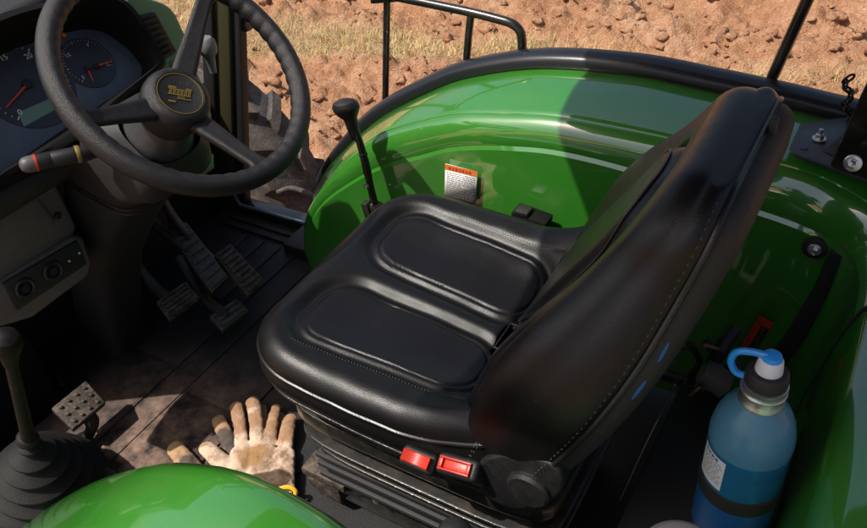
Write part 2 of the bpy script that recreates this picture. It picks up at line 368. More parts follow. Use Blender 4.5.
# ================================================================ FENDERS
def fender_far():
    root = thing('rear_fender', (-.1, .45, .05), 'large glossy green far fender with black rubber trim behind the seat', 'fender')
    n = 90
    r1 = spl([(-.745, .545, .02), (-.760, .548, .10), (-.729, .555, .195), (-.631, .555, .308), (-.506, .555, .423), (-.357, .555, .520), (-.252, .555, .572), (-.088, .555, .620), (.101, .555, .638), (.245, .555, .633), (.377, .555, .625), (.479, .555, .616), (.70, .555, .60), (.95, .555, .58)], n)
    Y2 = .402; r2 = spl([(-.69, Y2+.01, .02), (-.692, Y2+.01, .10), (-.652, Y2, .21)]+[tuple(at(x, y, 'y', Y2)) for x, y in ((328, 180), (350, 155), (380, 133), (413, 122), (442, 115), (463, 112), (505, 112), (560, 115), (661, 134), (793, 165), (845, 186))]+[(.56, .375, .582), (.605, .335, .578), (.635, .28, .574), (.65, .20, .570)], n)
    r3 = spl([(-.675, .39, .02), (-.672, .385, .10), (-.63, .378, .20), (-.575, .375, .275), (-.497, .375, .345), (-.388, .375, .424), (-.274, .375, .480), (-.212, .375, .510), (-.149, .375, .530), (-.059, .375, .549), (.034, .375, .560), (.17, .375, .556), (.366, .375, .533), (.46, .375, .520), (.515, .362, .512), (.55, .33, .508), (.57, .27, .508), (.575, .17, .508)], n)
    r4 = [Vector((p.x+.0, p.y-.004 if p.x < .5 else p.y, p.z-.012)) for p in r3]
    # bottom of the inner wall
    r5 = spl([(-.655, .372, .02), (-.645, .370, .03), (-.60, .368, .035), (-.5, .366, .035), (-.3, .366, .035), (-.1, .366, .035), (.1, .366, .035), (.3, .366, .035), (.44, .366, .035), (.49, .35, .035), (.52, .31, .035), (.53, .25, .035), (.533, .17, .035)], n)
    mb = MB(); rows = []
    r1i = [p+Vector((0, -.006, .004)) for p in r1]
    for i in range(n):
        a, b, c, d, e = r1[i], r2[i], r3[i], r4[i], r5[i]
        col = []
        o = a+Vector((0, .012, -.012)); col.append(o)
        for t in (0, .08, .25, .45, .65, .82, .93): col.append(a.lerp(b, t)+Vector((0, 0, .008*math.sin(PI*t))))
        col += [a.lerp(b, .975)+Vector((0, 0, .001)), b+Vector((0, -.001, -.002)), b.lerp(c, .06)+Vector((0, 0, 0))]
        for t in (.15, .35, .6, .8, .92): col.append(b.lerp(c, t)+Vector((0, -.010, .008))*math.sin(PI*t))
        col += [c.lerp(d, .0), c.lerp(d, .35)+Vector((0, .002, 0)), d]
        for t in (.02, .1, .25, .4, .6, .8, 1):
            q = d.lerp(e, t); 
            col.append(q+Vector((0, .004*math.sin(PI*t), 0)))
        rows.append(col)
    mb.grid(rows, GREEN)
    # underside / wheel arch liner so that it has thickness
    mb.grid([[c[0], c[0]+Vector((0, .004, -.02)), Vector((c[0].x*.98, .47, min(c[0].z-.05, .5))), Vector((c[0].x*.96, .43, .03))] for c in rows], PLASD)
    f0 = [mb.bm.verts.new(p) for p in rows[0]]
    mb.face(f0, GREEN)
    body = mb.build('fender_shell', root, sharp=28)
    # trim: rubber channel following the outer edge
    mb = MB(); rr = []
    up = [(.030, -.004), (.012, .004), (.000, .002), (-.003, .008), (-.002, .019), (.006, .027), (.020, .031), (.040, .030), (.054, .024), (.060, .010), (.056, -.02), (.045, -.03)]
    k0 = 7
    for i in range(k0, n):
        t = (r1[min(i+1, n-1)]-r1[i-1]); t.y = 0; t.normalize(); nn = Vector((-t.z, 0, t.x))
        s = sst(k0-6, k0+14, i)
        rr.append([r1[i]+Vector((0, a*(.5+.5*s), 0))+nn*(b*(.35+.65*s)) for a, b in up])
    mb.grid(rr, TRIM, cv=True)
    mb.build('edge_trim', root, sharp=50)
    # warning sticker on the inner wall
    st = MB(); P = [at(*p, 'y', .3655) for p in ((445.5, 163.5), (478, 171.5), (475.5, 205), (444.5, 196.5))]
    P = [at(445.5, 163.5, 'y', .3625), at(477.5, 171.5, 'y', .3625), at(475.5, 204.5, 'y', .3625), at(444.5, 196.5, 'y', .3625)]
    st.prism(P, (0, -.0008, 0), WHITE, bev=0)
    o = P[3]; ex = (P[2]-P[3]); ey = (P[0]-P[3]); off = Vector((0, -.0015, 0))
    def quad(u0, v0, u1, v1, m, lift=1): st.face([st.bm.verts.new(o+ex*u+ey*v+off*lift) for u, v in ((u0, v0), (u1, v0), (u1, v1), (u0, v1))], m)
    quad(.0, .84, 1., 1., ORANGE)
    random.seed(3)
    u = .12
    for k in range(7): quad(u, .885, u+.055, .955, REDN if k % 2 else BROWNW, 1.6); u += .105
    for r in range(13):
        u = .06; v = .77-r*.057
        while u < .92:
            wd = random.uniform(.02, .12)
            if r in (6,) and u > .5: break
            quad(u, v, min(.94, u+wd), v+.018, GREYPR); u += wd+.025
    st.build('warning_sticker', root, recalc=False)
    # bolt with dark washer
    bt = MB(); b0 = at(815, 248, 'y', .363)
    bt.lathe(b0, (0, -1, 0), [(.020, -.004), (.020, .003), (.018, .004)], PLASD, 28)
    bt.lathe(b0, (0, -1, 0), [(.011, .004), (.011, .006), (.010, .007)], STEEL, 24)
    bt.lathe(b0, (0, -1, 0), [(.0075, .007), (.0075, .012), (.006, .013), (.003, .012)], STEEL, 6)
    bt.build('bolt', root)
    # black slot seal that runs down the rear corner
    sb = MB()
    sb.tube([at(*p, 'y', .355) for p in ((838, 252), (826, 285), (800, 330), (776, 362), (760, 385))], [.012, .016, .017, .016, .014], PLASD, 10)
    sb.build('corner_seal', root)
    # small black latch low on the wall
    lt = MB(); a = at(532, 211, 'y', .34)
    a = a+Vector((0, 0, -.012)); lt.box(a, (.075, .04, .016), MATTE, rot=Matrix.Rotation(.12, 3, 'Y'), bev=.005); lt.box(a+Vector((-.015, -.006, .012)), (.03, .03, .012), PLAS, bev=.004)
    lt.build('wall_latch', root)
    return root
fender_far()

def fender_near():
    root = thing('rear_fender', (-.1, -.6, .1), 'rounded glossy green near fender in the foreground, sunlit from above', 'fender')
    # ridge seen in the photo
    e = [at(x, y, 'y', -.50)-Vector((.035, 0, .022)) for x, y in ((-60, 590), (0, 548), (30, 526), (80, 496), (130, 478), (175, 474), (250, 490), (350, 550), (420, 612), (500, 690))]
    ridge = spl([e[0]+Vector((-.03, 0, -.2))]+e+[(.75, -.50, .56), (.95, -.5, .54)], 80)
    rows = []
    for p in ridge:
        col = []
        prof = [(.055, -.60), (.058, -.40), (.060, -.25), (.058, -.12), (.052, -.05), (.035, -.016), (.015, -.002), (0, .0), (-.02, .002), (-.05, .002), (-.09, -.003), (-.14, -.012), (-.18, -.03), (-.20, -.06)]
        cen = Vector((.1, p.y, -.0)); dr = (Vector((p.x, p.y, p.z))-cen); dr.y = 0; dr.normalize()
        for dy, dh in prof:
            q = p+Vector((0, dy, 0))+(dr if dh > -.07 else Vector((0, 0, 1)))*dh if dh > -.07 else Vector((p.x+dr.x*-.05, p.y+dy, max(.02, p.z+dh)))
            col.append(q)
        rows.append(col)
    mb = MB(); mb.grid(rows, GREEN); mb.build('fender_shell', root, sharp=0)
    mb = MB()
    mb.tube([c[-1]+Vector((0, -.004, 0)) for c in rows], .016, TRIM, 10); mb.build('edge_trim', root)
fender_near()

def rear_panel():
    root = thing('rear_bulkhead', (.6, -.2, .2), 'glossy green bulkhead crossing behind the seat, at the right of the bottle', 'bulkhead')
    yv = list(np.linspace(.155, -.75, 40)); rows = []
    for y in yv:
        cr = Vector((.582, y, .545))
        col = [Vector((.528, y, .06)), Vector((.532, y, .2)), Vector((.546, y, .36)), Vector((.565, y, .48)), cr-Vector((.005, 0, .014)), cr, cr+Vector((.010, 0, .010)), cr+Vector((.03, 0, .018)), Vector((.70, y, .575)), Vector((.85, y, .572)), Vector((.95, y, .56))]
        rows.append(col)
    mb = MB()
    mb.grid(rows, GREEN)
    # rolled left end, following the seam in the photo
    mb.grid([[p, p+Vector((.004, .007, -.003)), p+Vector((.016, .010, -.012))] for p in rows[0]], GREEN)
    mb.build('panel_skin', root, sharp=40)
    mb = MB(); mb.tube([p+Vector((.004, .014, -.004)) for p in rows[0][1:8]], .006, PLASD, 8); mb.build('seam_seal', root)
rear_panel()

# ================================================================ SEAT
def rrect(u, v, cx, cy, hx, hy, r):
    qx, qy = abs(u-cx)-hx+r, abs(v-cy)-hy+r
    return math.hypot(max(qx, 0), max(qy, 0))+min(max(qx, qy), 0)-r
def outline_rrect(fn_w, L0, L1, rc0, rc1, n):
    """closed outline of a shape with half-width fn_w(v), v from L0 (front) to L1; corner radii rc0 / rc1"""
    pts = []
    def arc(cx, cy, r, a0, a1, k=14):
        for i in range(k+1):
            a = a0+(a1-a0)*i/k; pts.append(Vector((cx+r*math.cos(a), cy+r*math.sin(a), 0)))
    w0, w1 = fn_w(L0+rc0), fn_w(L1-rc1)
    arc(w0-rc0, L0+rc0, rc0, -PI/2, 0)
    for k in range(1, 9):
        v = L0+rc0+(L1-rc1-L0-rc0)*k/9; pts.append(Vector((fn_w(v), v, 0)))
    arc(w1-rc1, L1-rc1, rc1, 0, PI/2)
    arc(-(w1-rc1), L1-rc1, rc1, PI/2, PI)
    for k in range(8, 0, -1):
        v = L0+rc0+(L1-rc1-L0-rc0)*k/9; pts.append(Vector((-fn_w(v), v, 0)))
    arc(-(w0-rc0), L0+rc0, rc0, PI, 3*PI/2)
    o = spl(pts, n, closed=True)
    for _ in range(6): o = [(o[i-1]+o[i]*2+o[(i+1) % n])/4 for i in range(n)]
    return o
def pillow(mb, out, cen, h, mapf, R, side, m, bulge=.012, ns=70, tuck=.02):
    """out: outline; h(u,v) height; R edge rounding; side depth. returns pipe loop"""
    rows = []; cen = Vector(cen)
    rs = [((k/ns)**.8) for k in range(1, ns+1)]
    for f in rs:
        row = []
        for p in out:
            d = p-cen; L = d.length
            row.append((cen+d*(f*(L-R)/L), 0, d/L))
        rows.append(row)
    G = []
    for row in rows: G.append([mapf(p.x, p.y, h(p.x, p.y)) for p, _, _ in row])
    for k in range(1, 9):
        a = PI/2*k/8; row = []
        for p in out:
            d = p-cen; L = d.length; q = cen+d/L*(L-R+R*math.sin(a)); e = cen+d/L*(L-R)
            row.append(mapf(q.x, q.y, h(e.x, e.y)-R*(1-math.cos(a))))
        G.append(row)
    def zb(p):
        d = p-cen; L = d.length; e = cen+d/L*(L-R); return h(e.x, e.y)-R
    pipe = [mapf(p.x, p.y, zb(p)) for p in out]
    for k in range(1, 9):
        t = k/8; row = []
        for p in out:
            d = (p-cen).normalized(); q = p+d*(bulge*math.sin(PI*t)-.004*(1 if t < 1 else 1))
            z0 = zb(p); row.append(mapf(q.x, q.y, z0*(1-t)+(-side)*t if side > 0 else z0-(-side)*t))
        G.append(row)
    low = G[-1]
    G.append([mapf(*( (p-(p-cen).normalized()*tuck).xy ), (-side if side > 0 else zb(p)+side)-.004) for p in out])
    V = mb.grid(G, m, cv=True)
    c = mb.bm.verts.new(mapf(cen.x, cen.y, h(cen.x, cen.y)))
    for j in range(len(out)): mb.face([V[0][j], V[0][(j+1) % len(out)], c], m)
    mb.face([v for v in V[-1]], m)
    return pipe, low
def stitches(mb, path, n, r, m, ratio=.6, lift=Vector((0, 0, 0))):
    p = spl(path, n*2)
    for i in range(0, n*2-1, 2):
        a, b = p[i]+lift, p[i+1]+lift; d = (b-a)*ratio*.5; c = (a+b)/2
        mb.tube([c-d, c, c+d], [r*.7, r, r*.7], m, 6)

seat = thing('driver_seat', (0, 0, .02), 'black leather-look tractor seat with stitched cushion and high backrest', 'seat')
# cushion in local (u = y, v = x)
CX0, CX1 = -.262, .235
def cw(v): return .250+.008*math.sin((v-CX0)/(CX1-CX0)*PI)
def g1(x, w): return math.exp(-(x/w)**2)
def cush_h(u, v):
    a = abs(u)
    s = (v-CX0)/(CX1-CX0)
    h = .030+.024*sst(.10, .235, a)*(.55+.45*sst(.0, .5, s))            # side bolsters
    h += -.012*sst(.16, 0, a)*sst(.1, .9, s)
    h += -.020*sst(.45, 1, s)*sst(.25, .1, a)
    h += .014*sst(.35, .0, s)                                  # front roll
    h += -.012*sst(.09, 0., s)
    h += .060*sst(.62, 1.0, s)*sst(.135, .235, a)                # wings climbing to the backrest
    # two recessed thigh panels and the channel round each
    for sg in (1, -1):
        cyc = sg*(.112-.018*s)
        d = rrect(u, v, cyc, -.038, .078-.010*s, .160, .06)
        h -= .0115*g1(d-.004, .012)
        h -= .004*sst(.0, -.02, d)
        h -= .0035*g1(d+.012, .0025)
    # slot at the rear centre
    d = rrect(u, v, -.008, .128, .034, .030, .008); h -= .030*sst(.003, -.004, d)
    h += .0018*noise.noise(Vector((u*9, v*9, 1)))+.0007*noise.noise(Vector((u*34, v*22, 1)))*(1+2.5*sst(.15, .24, a))
    # soft creases near the wings
    h -= .0025*g1(a-(.185+.1*(v-.1)), .004)*sst(.05, .16, v)
    return h
def cush_map(u, v, h):
    return Vector((v, u, .432+h+.015*sst(.1, -.25, v)))
mb = MB()
out = outline_rrect(cw, CX0, CX1, .125, .05, 260)
pipe, low = pillow(mb, out, (0, -.01, 0), cush_h, cush_map, .034, .032, LEATHER, bulge=.009, ns=100)
cush = mb.build('seat_cushion', seat, sharp=0)
mb = MB(); mb.tube([p+Vector((0, 0, -.001)) for p in pipe], .0036, PIPE, 8, closed=True); mb.tube([p for p in low], .0034, PIPE, 8, closed=True)
mb.build('piping', cush)
mb = MB()
for sg in (1, -1):
    pth = []
    for k in range(44):
        v = -.165+.33*k/43; s = (v-CX0)/(CX1-CX0); u = sg*(.112-.018*s+.078-.010*s+.018)
        pth.append(cush_map(u, v, cush_h(u, v)+.0007))
    m2 = MB(); stitches(m2, pth, 62, .0009, THREAD); m2.build('panel_stitching', cush)
    pth = []
    for k in range(30):
        u = sg*(.243-.06*k/29); v = .205-.035*math.sin(k/29*PI*.5)*1.0
        pth.append(cush_map(u, v, cush_h(u, v)+.0006))
st_path = []
for k in range(len(pipe)): st_path.append(pipe[k])
stitches(mb, [p+Vector((0, 0, .0072))+(Vector((0.0, 0, .45))-Vector((p.x, p.y, .45))).normalized()*.003 for p in pipe if p.x < .2], 260, .0008, THREAD)
mb.build('stitching', cush)
# slot bracket
mb = MB()
sp = [cush_map(u, v, .0) for u, v in ((-.05, .19), (.05, .19), (.05, .19), (-.05, .19))]
mb.tube([cush_map(-.038, .150, .010), cush_map(-.038, .102, .010), cush_map(.022, .102, .010), cush_map(.022, .150, .010)], .0022, PLATEM, 8)
mb.build('slot_bracket', seat)

# backrest, local (u across, v up the back, h out of the back)
BL = .485
spine_f = spl([(.222, 0, .430), (.262, 0, .517), (.318, 0, .633), (.352, 0, .715), (.384, 0, .824), (.393, 0, .874)], 60)
def spine(v):
    t = min(1, max(0, v/BL))*59; i = min(58, int(t)); p = spine_f[i].lerp(spine_f[i+1], t-i)
    if v < 0: p = p+(spine_f[0]-spine_f[1]).normalized()*(-v)
    tg = (spine_f[min(59, i+2)]-spine_f[max(0, i-1)]).normalized()
    return p, tg, Vector((-tg.z, 0, tg.x))             # normal points forward (-x)
def back_map(u, v, h):
    p, tg, nn = spine(v); return p+nn*h+Vector((0, u, 0))
def bw(v):
    s = v/BL; return .250+.012*sst(0, .3, s)-.125*sst(.38, 1.08, s)
def back_h(u, v):
    s = v/BL; a = abs(u)/bw(v)
    h = .099-.069*min(1, max(0, s))+.016*math.sin(PI*min(1, max(0, s)))+.020*sst(.50, .78, a)*sst(.90, .42, s)*(1-1.5*sst(.82, 1, a))
    h -= .010*sst(.18, 0, s)*(1-a)
    d = rrect(u, v, 0, BL*.50, .135-.055*s, BL*.36, .065)
    h -= .010*g1(d, .007); h += .011*sst(.0, -.03, d)
    h -= .030*sst(.55, 1, a)*sst(.40, 0, s)
    h += .0018*noise.noise(Vector((u*8, v*8, 5)))
    return h
mb = MB()
outb = outline_rrect(bw, 0, BL, .045, .085, 220)
pipe, low = pillow(mb, outb, (0, BL*.48, 0), back_h, back_map, .036, .030, LEATHER, bulge=.010, ns=90)
back = mb.build('backrest', seat, sharp=0)
mb = MB(); mb.tube(low, .0042, PIPE, 8, closed=True)
# crest piping down the near and far bolster
for sg in (1, -1):
    pth = [back_map(sg*(bw(v)-.034), v, back_h(sg*(bw(v)-.034), v)+.0008) for v in np.linspace(.03, BL*.60, 30)]
    mb.tube(pth, .0016, PIPE, 6)
cont = []
for k in range(90):
    t = 2*PI*k/90; sv = BL*.50+BL*.33*math.copysign(abs(math.sin(t))**.6, math.sin(t)); su = (.128-.055*sv/BL)*math.copysign(abs(math.cos(t))**.6, math.cos(t)); cont.append(back_map(su, sv, back_h(su, sv)+.001))
mb.tube(cont, .0022, PIPE, 6, closed=True)
mb.build('piping', back)
mb = MB()
q = [p for p in low]
stitches(mb, [back_map(o.x*.985, o.y, -.020) +Vector((0, math.copysign(.010, o.x), 0)) for o in outb[20:200]], 150, .0008, THREAD)
mb.build('stitching', back)
# hard shell behind the backrest
mb = MB()
outs = outline_rrect(lambda v: bw(v)-.008, .0, BL-.004, .05, .08, 140)
G = []
for f, hh in ((1, -.030), (.995, -.040), (.97, -.050), (.93, -.056), (.85, -.060), (.5, -.064), (.1, -.065)):
    G.append([back_map(p.x*f, BL*.48+(p.y-BL*.48)*f, hh) for p in outs])
V = mb.grid(G, PLASD, cv=True); mb.face(V[-1], PLASD)
mb.build('back_shell', seat)
# hook + small marks on the shell edge
mb = MB(); a = at(773, 128, 'y', .03)
mb.box(a, (.008, .012, .026), PLASD, bev=.002); mb.build('coat_hook', seat)
mb = MB()
for p0, p1 in (((669, 343), (658, 362)), ((646, 381), (632, 399))):
    mb = MB(); A, B = at(*p0, 'y', -.262), at(*p1, 'y', -.262)
    mb.tube([A, A.lerp(B, .3), A.lerp(B, .7), B], [.001, .002, .002, .001], BLUEB, 8, flat=.3); mb.build('blue_tag', seat)
# pan, recliner cover, buckles
mb = MB()
mb.box((-.005, 0, .392), (.44, .44, .03), BLKP, bev=.012, seg=3)
mb.build('seat_pan', seat)
mb = MB()
P = [at(*p, 'y', -.262) for p in ((474, 470), (488, 459), (512, 456), (545, 462), (560, 474), (561, 492), (545, 505), (515, 510), (490, 500), (478, 486))]
mb.prism(spl(P, 40, closed=True), (0, .05, 0), PLAS, bev=.008, seg=4)
c = at(528, 490, 'y', -.266); mb.lathe(c, (0, -1, 0), [(.030, -.004), (.030, .002), (.026, .006), (.006, .007)], PLAS, 32)
mb.build('recliner_cover', seat)
def buckle(a, b, dpt, open_):
    A, B = at(*a, 'y', -.278), at(*b, 'y', -.278); d = (B-A); L = d.length; c = (A+B)/2; d.normalize()
    nz = Vector((0, -.55, .83)); ys = nz.cross(d).normalized(); nz = d.cross(ys).normalized()
    M = Matrix((d, ys, nz)).transposed()
    mb = MB(); mb.box(c-nz*.024, (L*1.30, .030, .046), PLAS, rot=M, bev=.007, seg=3)
    bk = mb.build('belt_buckle', seat)
    mb = MB()
    if open_:
        for s in (-1, 1): mb.box(c+ys*s*.0078+nz*.000, (L, .003, .010), RED, rot=M, bev=.001)
        for s in (-1, 1): mb.box(c+d*s*(L/2-.003), (.006, .0124, .010), RED, rot=M, bev=.001)
        mb.box(c-nz*.003, (L-.012, .012, .006), RED, rot=M, bev=.001)
    else:
        rows = []
        for k in range(9):
            t = k/8-.5; z = .006-.008*math.cos(t*PI*.95)
            rows.append([c+d*t*L+ys*s+nz*(z+zz) for s, zz in ((-.009, -.008), (-.009, .0), (-.0075, .002), (.0075, .002), (.009, 0), (.009, -.008))])
        V = mb.grid(rows, RED, cv=True); mb.face(V[0], RED); mb.face(V[-1], RED)
    mb.build('release_button', bk)
buckle((404, 454), (430, 465), 0, False); buckle((440, 462), (471, 471), 0, True)
# suspension: shell, rails, bellows plates
mb = MB()
for z, ex, t in ((.300, .016, .034), (.252, .014, .008), (.215, .004, .008)):
    P = outline_rrect(lambda v: .205+ex, -.200-ex, .28, .035, .03, 60)
    mb.prism([Vector((p.y, p.x, z)) for p in P], (0, 0, t), BLKP, bev=.0035)
mb.box((.03, 0, .23), (.42, .385, .24), PLASD, bev=.012)
for zz in (.135, .165, .19): mb.box((.03, 0, zz), (.435, .40, .012), PLASD, bev=.005)
mb.build('suspension_cover', seat)
mb = MB()
for s in (-1, 1):
    mb.box((0, s*.155, .055), (.46, .035, .05), BLKP, bev=.005)
    mb.tube([(-.16, s*.17, .07), (.16, s*.17, .27)], .012, BLKP, 10); mb.tube([(.16, s*.175, .07), (-.16, s*.175, .27)], .012, BLKP, 10)
    mb.lathe((-.07, s*.185, .115), (0, -1, 0), [(.007, 0), (.007, .008), (.004, .009)], STEEL, 6)
mb.box((-.19, 0, .07), (.06, .38, .06), DUSTR, bev=.006); mb.box((-.19, -.17, .105), (.10, .05, .02), DUSTR, bev=.004); mb.box((-.235, -.11, .03), (.05, .12, .03), DUSTR, bev=.006)
mb.build('seat_base', seat)

# ================================================================ STEERING WHEEL
TW = .771; WC = Vector((-.459, -.014, .802)); WN = Vector((math.sin(TW), 0, math.cos(TW))); E1 = Vector((0, 1, 0)); E2 = Vector((math.cos(TW), 0, -math.sin(TW))); WR = .2035
sw = thing('steering_wheel', WC, 'large black three-spoke steering wheel with round gold-marked hub', 'steering wheel')
mb = MB(); rows = []
for i in range(360):
    a = 2*PI*i/360; dr = E1*math.cos(a)+E2*math.sin(a); row = []
    gz = 1 if math.cos(a-math.radians(330)) > .45 or math.cos(a-math.radians(210)) > .7 else .0
    gp = .0028*abs(math.sin(a*26))
    for k in range(20):
        b = 2*PI*k/20; rad = .0172
        inner = max(0, -math.cos(b))*(.6+.4*max(0, -math.sin(b)))
        rad += (gp-.0014)*inner*1.1
        row.append(WC+dr*(WR+rad*math.cos(b)*1.0)+WN*rad*math.sin(b)*1.08)
    rows.append(row)
mb.grid(rows, RIMM, cu=True, cv=True)
mb.build('rim', sw, sharp=0)
HC = WC-WN*.040+E1*-.026+E2*.020
for deg in (93, 186, 327):
    a = math.radians(deg); dr = E1*math.cos(a)+E2*math.sin(a); sd = WN.cross(dr)
    mb = MB(); rows = []
    p0 = HC+dr*.035+WN*.006; p3 = WC+dr*(WR-.004)-WN*.002; p1 = p0.lerp(p3, .35)-WN*.001; p2 = p0.lerp(p3, .7)-WN*.002
    pp = spl([p0, p1, p2, p3], 22)
    for i, p in enumerate(pp):
        t = i/21; wv = .021-.0065*sst(0, .75, t)+.012*sst(.86, 1, t); th = .0085-.002*t
        tg = (pp[min(i+1, 21)]-pp[max(i-1, 0)]).normalized(); nn = tg.cross(sd).normalized(); nn = nn if nn.dot(WN) > 0 else -nn
        row = []
        for k in range(20):
            b = 2*PI*k/20; cx = math.copysign(abs(math.cos(b))**.55, math.cos(b)); cy = math.copysign(abs(math.sin(b))**.6, math.sin(b))
            groove = -.0022*sst(.55, .2, abs(cx)) if cy > .8 else 0
            row.append(p+sd*cx*wv+nn*(cy*th+groove))
        rows.append(row)
    mb.grid(rows, RIMM, cv=True); mb.build('spoke', sw, sharp=50)
mb = MB()
mb.lathe(HC, WN, [(.034, -.065), (.046, -.045), (.053, -.02), (.056, .0), (.055, .012), (.051, .022), (.045, .0275), (.040, .0285), (.0395, .0275), (.039, .0273), (.001, .0273)], RIMM, 64)
hub = mb.build('hub', sw, sharp=60)
mb = MB()
mb.lathe(HC+WN*.0277, WN, [(.038, -.001), (.038, .0009), (.0368, .0009), (.0368, -.001)], GOLD, 64, cap=False)
mb.build('gold_ring', hub)
mb = MB(); b0 = HC+WN*.0282
# worn gold emblem: slanted block with lettering bars and a line beneath
ex = (E1*.75+E2*.66).normalized(); ey = WN.cross(ex)
def eq(x0, y0, x1, y1, sk=0): mb.prism([b0+ex*(x+sk*y)*1.3+ey*y*1.3 for x, y in ((x0, y0), (x1, y0), (x1, y1), (x0, y1))], WN*.0005, GOLD, bev=0)
eq(-.016, .0065, -.006, .009, .2); eq(-.0155, .0045, .013, .0058, .2); eq(-.015, -.0035, .0135, -.0022, .2); eq(.006, .0065, .013, .0085, .2)
for k in range(6):
    x = -.014+k*.0047
    eq(x, -.002, x+.0013, .0042, .2); eq(x+.0022, -.002, x+.0032, .0042, .2)
    if k % 2 == 0: eq(x, .0006, x+.003, .0017, .2)
eq(-.003, -.0085, .014, -.0072, .2); eq(-.013, -.0145, -.004, -.0120, .2); eq(-.003, -.0062, .006, -.0050, .2)
mb.build('emblem', hub)

# ================================================================ STEERING COLUMN
col = thing('steering_column', (-.72, -.03, .0), 'dark plastic steering column shroud beneath the wheel', 'steering column')
mb = MB()
rows = []
cdir = -WN
secs = [(.045, .046, .046), (.065, .050, .050), (.085, .058, .060), (.10, .062, .066)]
def sq(c, ax, ay, rx, ry, n=40, e=.5): return [c+ax*rx*math.copysign(abs(math.cos(2*PI*k/n))**e, math.cos(2*PI*k/n))+ay*ry*math.copysign(abs(math.sin(2*PI*k/n))**e, math.sin(2*PI*k/n)) for k in range(n)]
for d, rx, ry in secs: rows.append(sq(HC+cdir*d, E1, E2, rx, ry, e=1))
mb.grid(rows, PLATEM, cv=True)
mb.build('upper_ring', col)
mb = MB(); rows = []
X = Vector((1, 0, 0)); Y = Vector((0, 1, 0)); Zv = Vector((0, 0, 1))
for p, ax, rx, ry, e in ((HC+cdir*.085, E2, .062, .064, .7), (HC+cdir*.11, E2, .080, .082, .55), (HC+cdir*.150, E2, .092, .098, .5), (Vector((-.66, -.02, .60)), (E2*.5+X*.5).normalized(), .095, .105, .45), (Vector((-.72, -.02, .52)), X, .093, .10, .45), (Vector((-.80, -.03, .42)), X, .080, .085, .45), (Vector((-.88, -.03, .30)), X, .072, .065, .45), (Vector((-.94, -.03, .16)), X, .07, .06, .45), (Vector((-.98, -.03, .0)), X, .08, .06, .45)):
    rows.append(sq(p, Y, ax, ry, rx, e=e))
mb.grid(rows, PLASD, cv=True); 
mb.build('shroud', col, sharp=45)
mb = MB()
for off in (0, .010):
    mb.tube([p*1.0 for p in sq(Vector((-.675, -.02, .575-off)), Y, (E2*.35+X*.65).normalized(), .1045, .0965, 60, .45)], .0016, PLAS, 6, closed=True)
mb.build('split_line', col)
# multifunction stalk
stk = thing('column_stalk', at(80, 155, 'y', -.12), 'black column stalk with grey end cap and red ring, left of the column', 'stalk')
A = at(84, 153, 'y', -.165); B = at(20, 166, 'y', -.25); ax = (B-A); L = ax.length; ax.normalize(); A = A-ax*.03
mb = MB(); L += .03
mb.lathe(A, ax, [(.010, -.02), (.011, 0), (.0125, .02), (.0135, .022), (.0135, L*.62), (.0130, L*.63), (.0135, L*.64), (.0135, L*.80)], PLAS, 28); mb.build('stalk_grip', stk)
mb = MB(); mb.lathe(A, ax, [(.0137, L*.80), (.0142, L*.805), (.0142, L*.825), (.0137, L*.83)], RED, 28); mb.build('red_ring', stk)
mb = MB(); mb.lathe(A, ax, [(.0135, L*.83), (.0136, L*.90), (.012, L*.96), (.008, L*.995), (.001, L*1.01)], CAPG, 28); mb.build('end_cap', stk)
mb = MB(); mb.lathe(A, ax, [(.0142, .036), (.0148, .038), (.0148, .041), (.0142, .043)], GOLD, 28); mb.build('metal_ring', stk)

# ================================================================ INSTRUMENT CLUSTER
TA = .7; KP = Vector((-.72, -.05, .74)); KN = Vector((math.cos(TA), 0, math.sin(TA))); K2 = Vector((-math.sin(TA), 0, math.cos(TA)))
def kp(u, v, h=0): return KP+Y*u+K2*v+KN*h
ic = thing('instrument_cluster', kp(0, -.05, -.05), 'instrument cluster with round dials and red needles behind the steering wheel', 'instrument panel')
mb = MB()
face_out = [(-.26, -.055), (-.19, -.058), (-.05, -.05), (.02, -.045), (.13, -.035), (.148, -.02), (.150, .02), (.135, .065), (.105, .088), (.04, .102), (-.05, .11), (-.2, .105), (-.27, .09)]
mb.prism([kp(u, v, -.012) for u, v in face_out], KN*.010, DIALB, bev=.001)
mb.build('dial_plate', ic)
def ringrow(P, prof):
    """outline P in plate coords; prof list of (outset, height)"""
    cx = sum(p[0] for p in P)/len(P); cy = sum(p[1] for p in P)/len(P); R = []
    for o, h in prof:
        row = []
        for u, v in P:
            d = Vector((u-cx, v-cy)); L = d.length; row.append(kp(u+d.x/L*o, v+d.y/L*o, h*(1+1.3*sst(-.01, .09, v)) if h > 0 else h))
        R.append(row)
    return R
smooth_out = [(p.x, p.y) for p in spl([(u, v, 0) for u, v in face_out], 90, closed=True)]
mb = MB(); mb.grid(ringrow(smooth_out, [(-.004, -.004), (.0, .004), (.005, .018), (.010, .030), (.018, .036), (.030, .034), (.038, .020), (.042, -.03), (.02, -.12)]), MATTE, cv=True)
mb.build('bezel', ic, sharp=50)
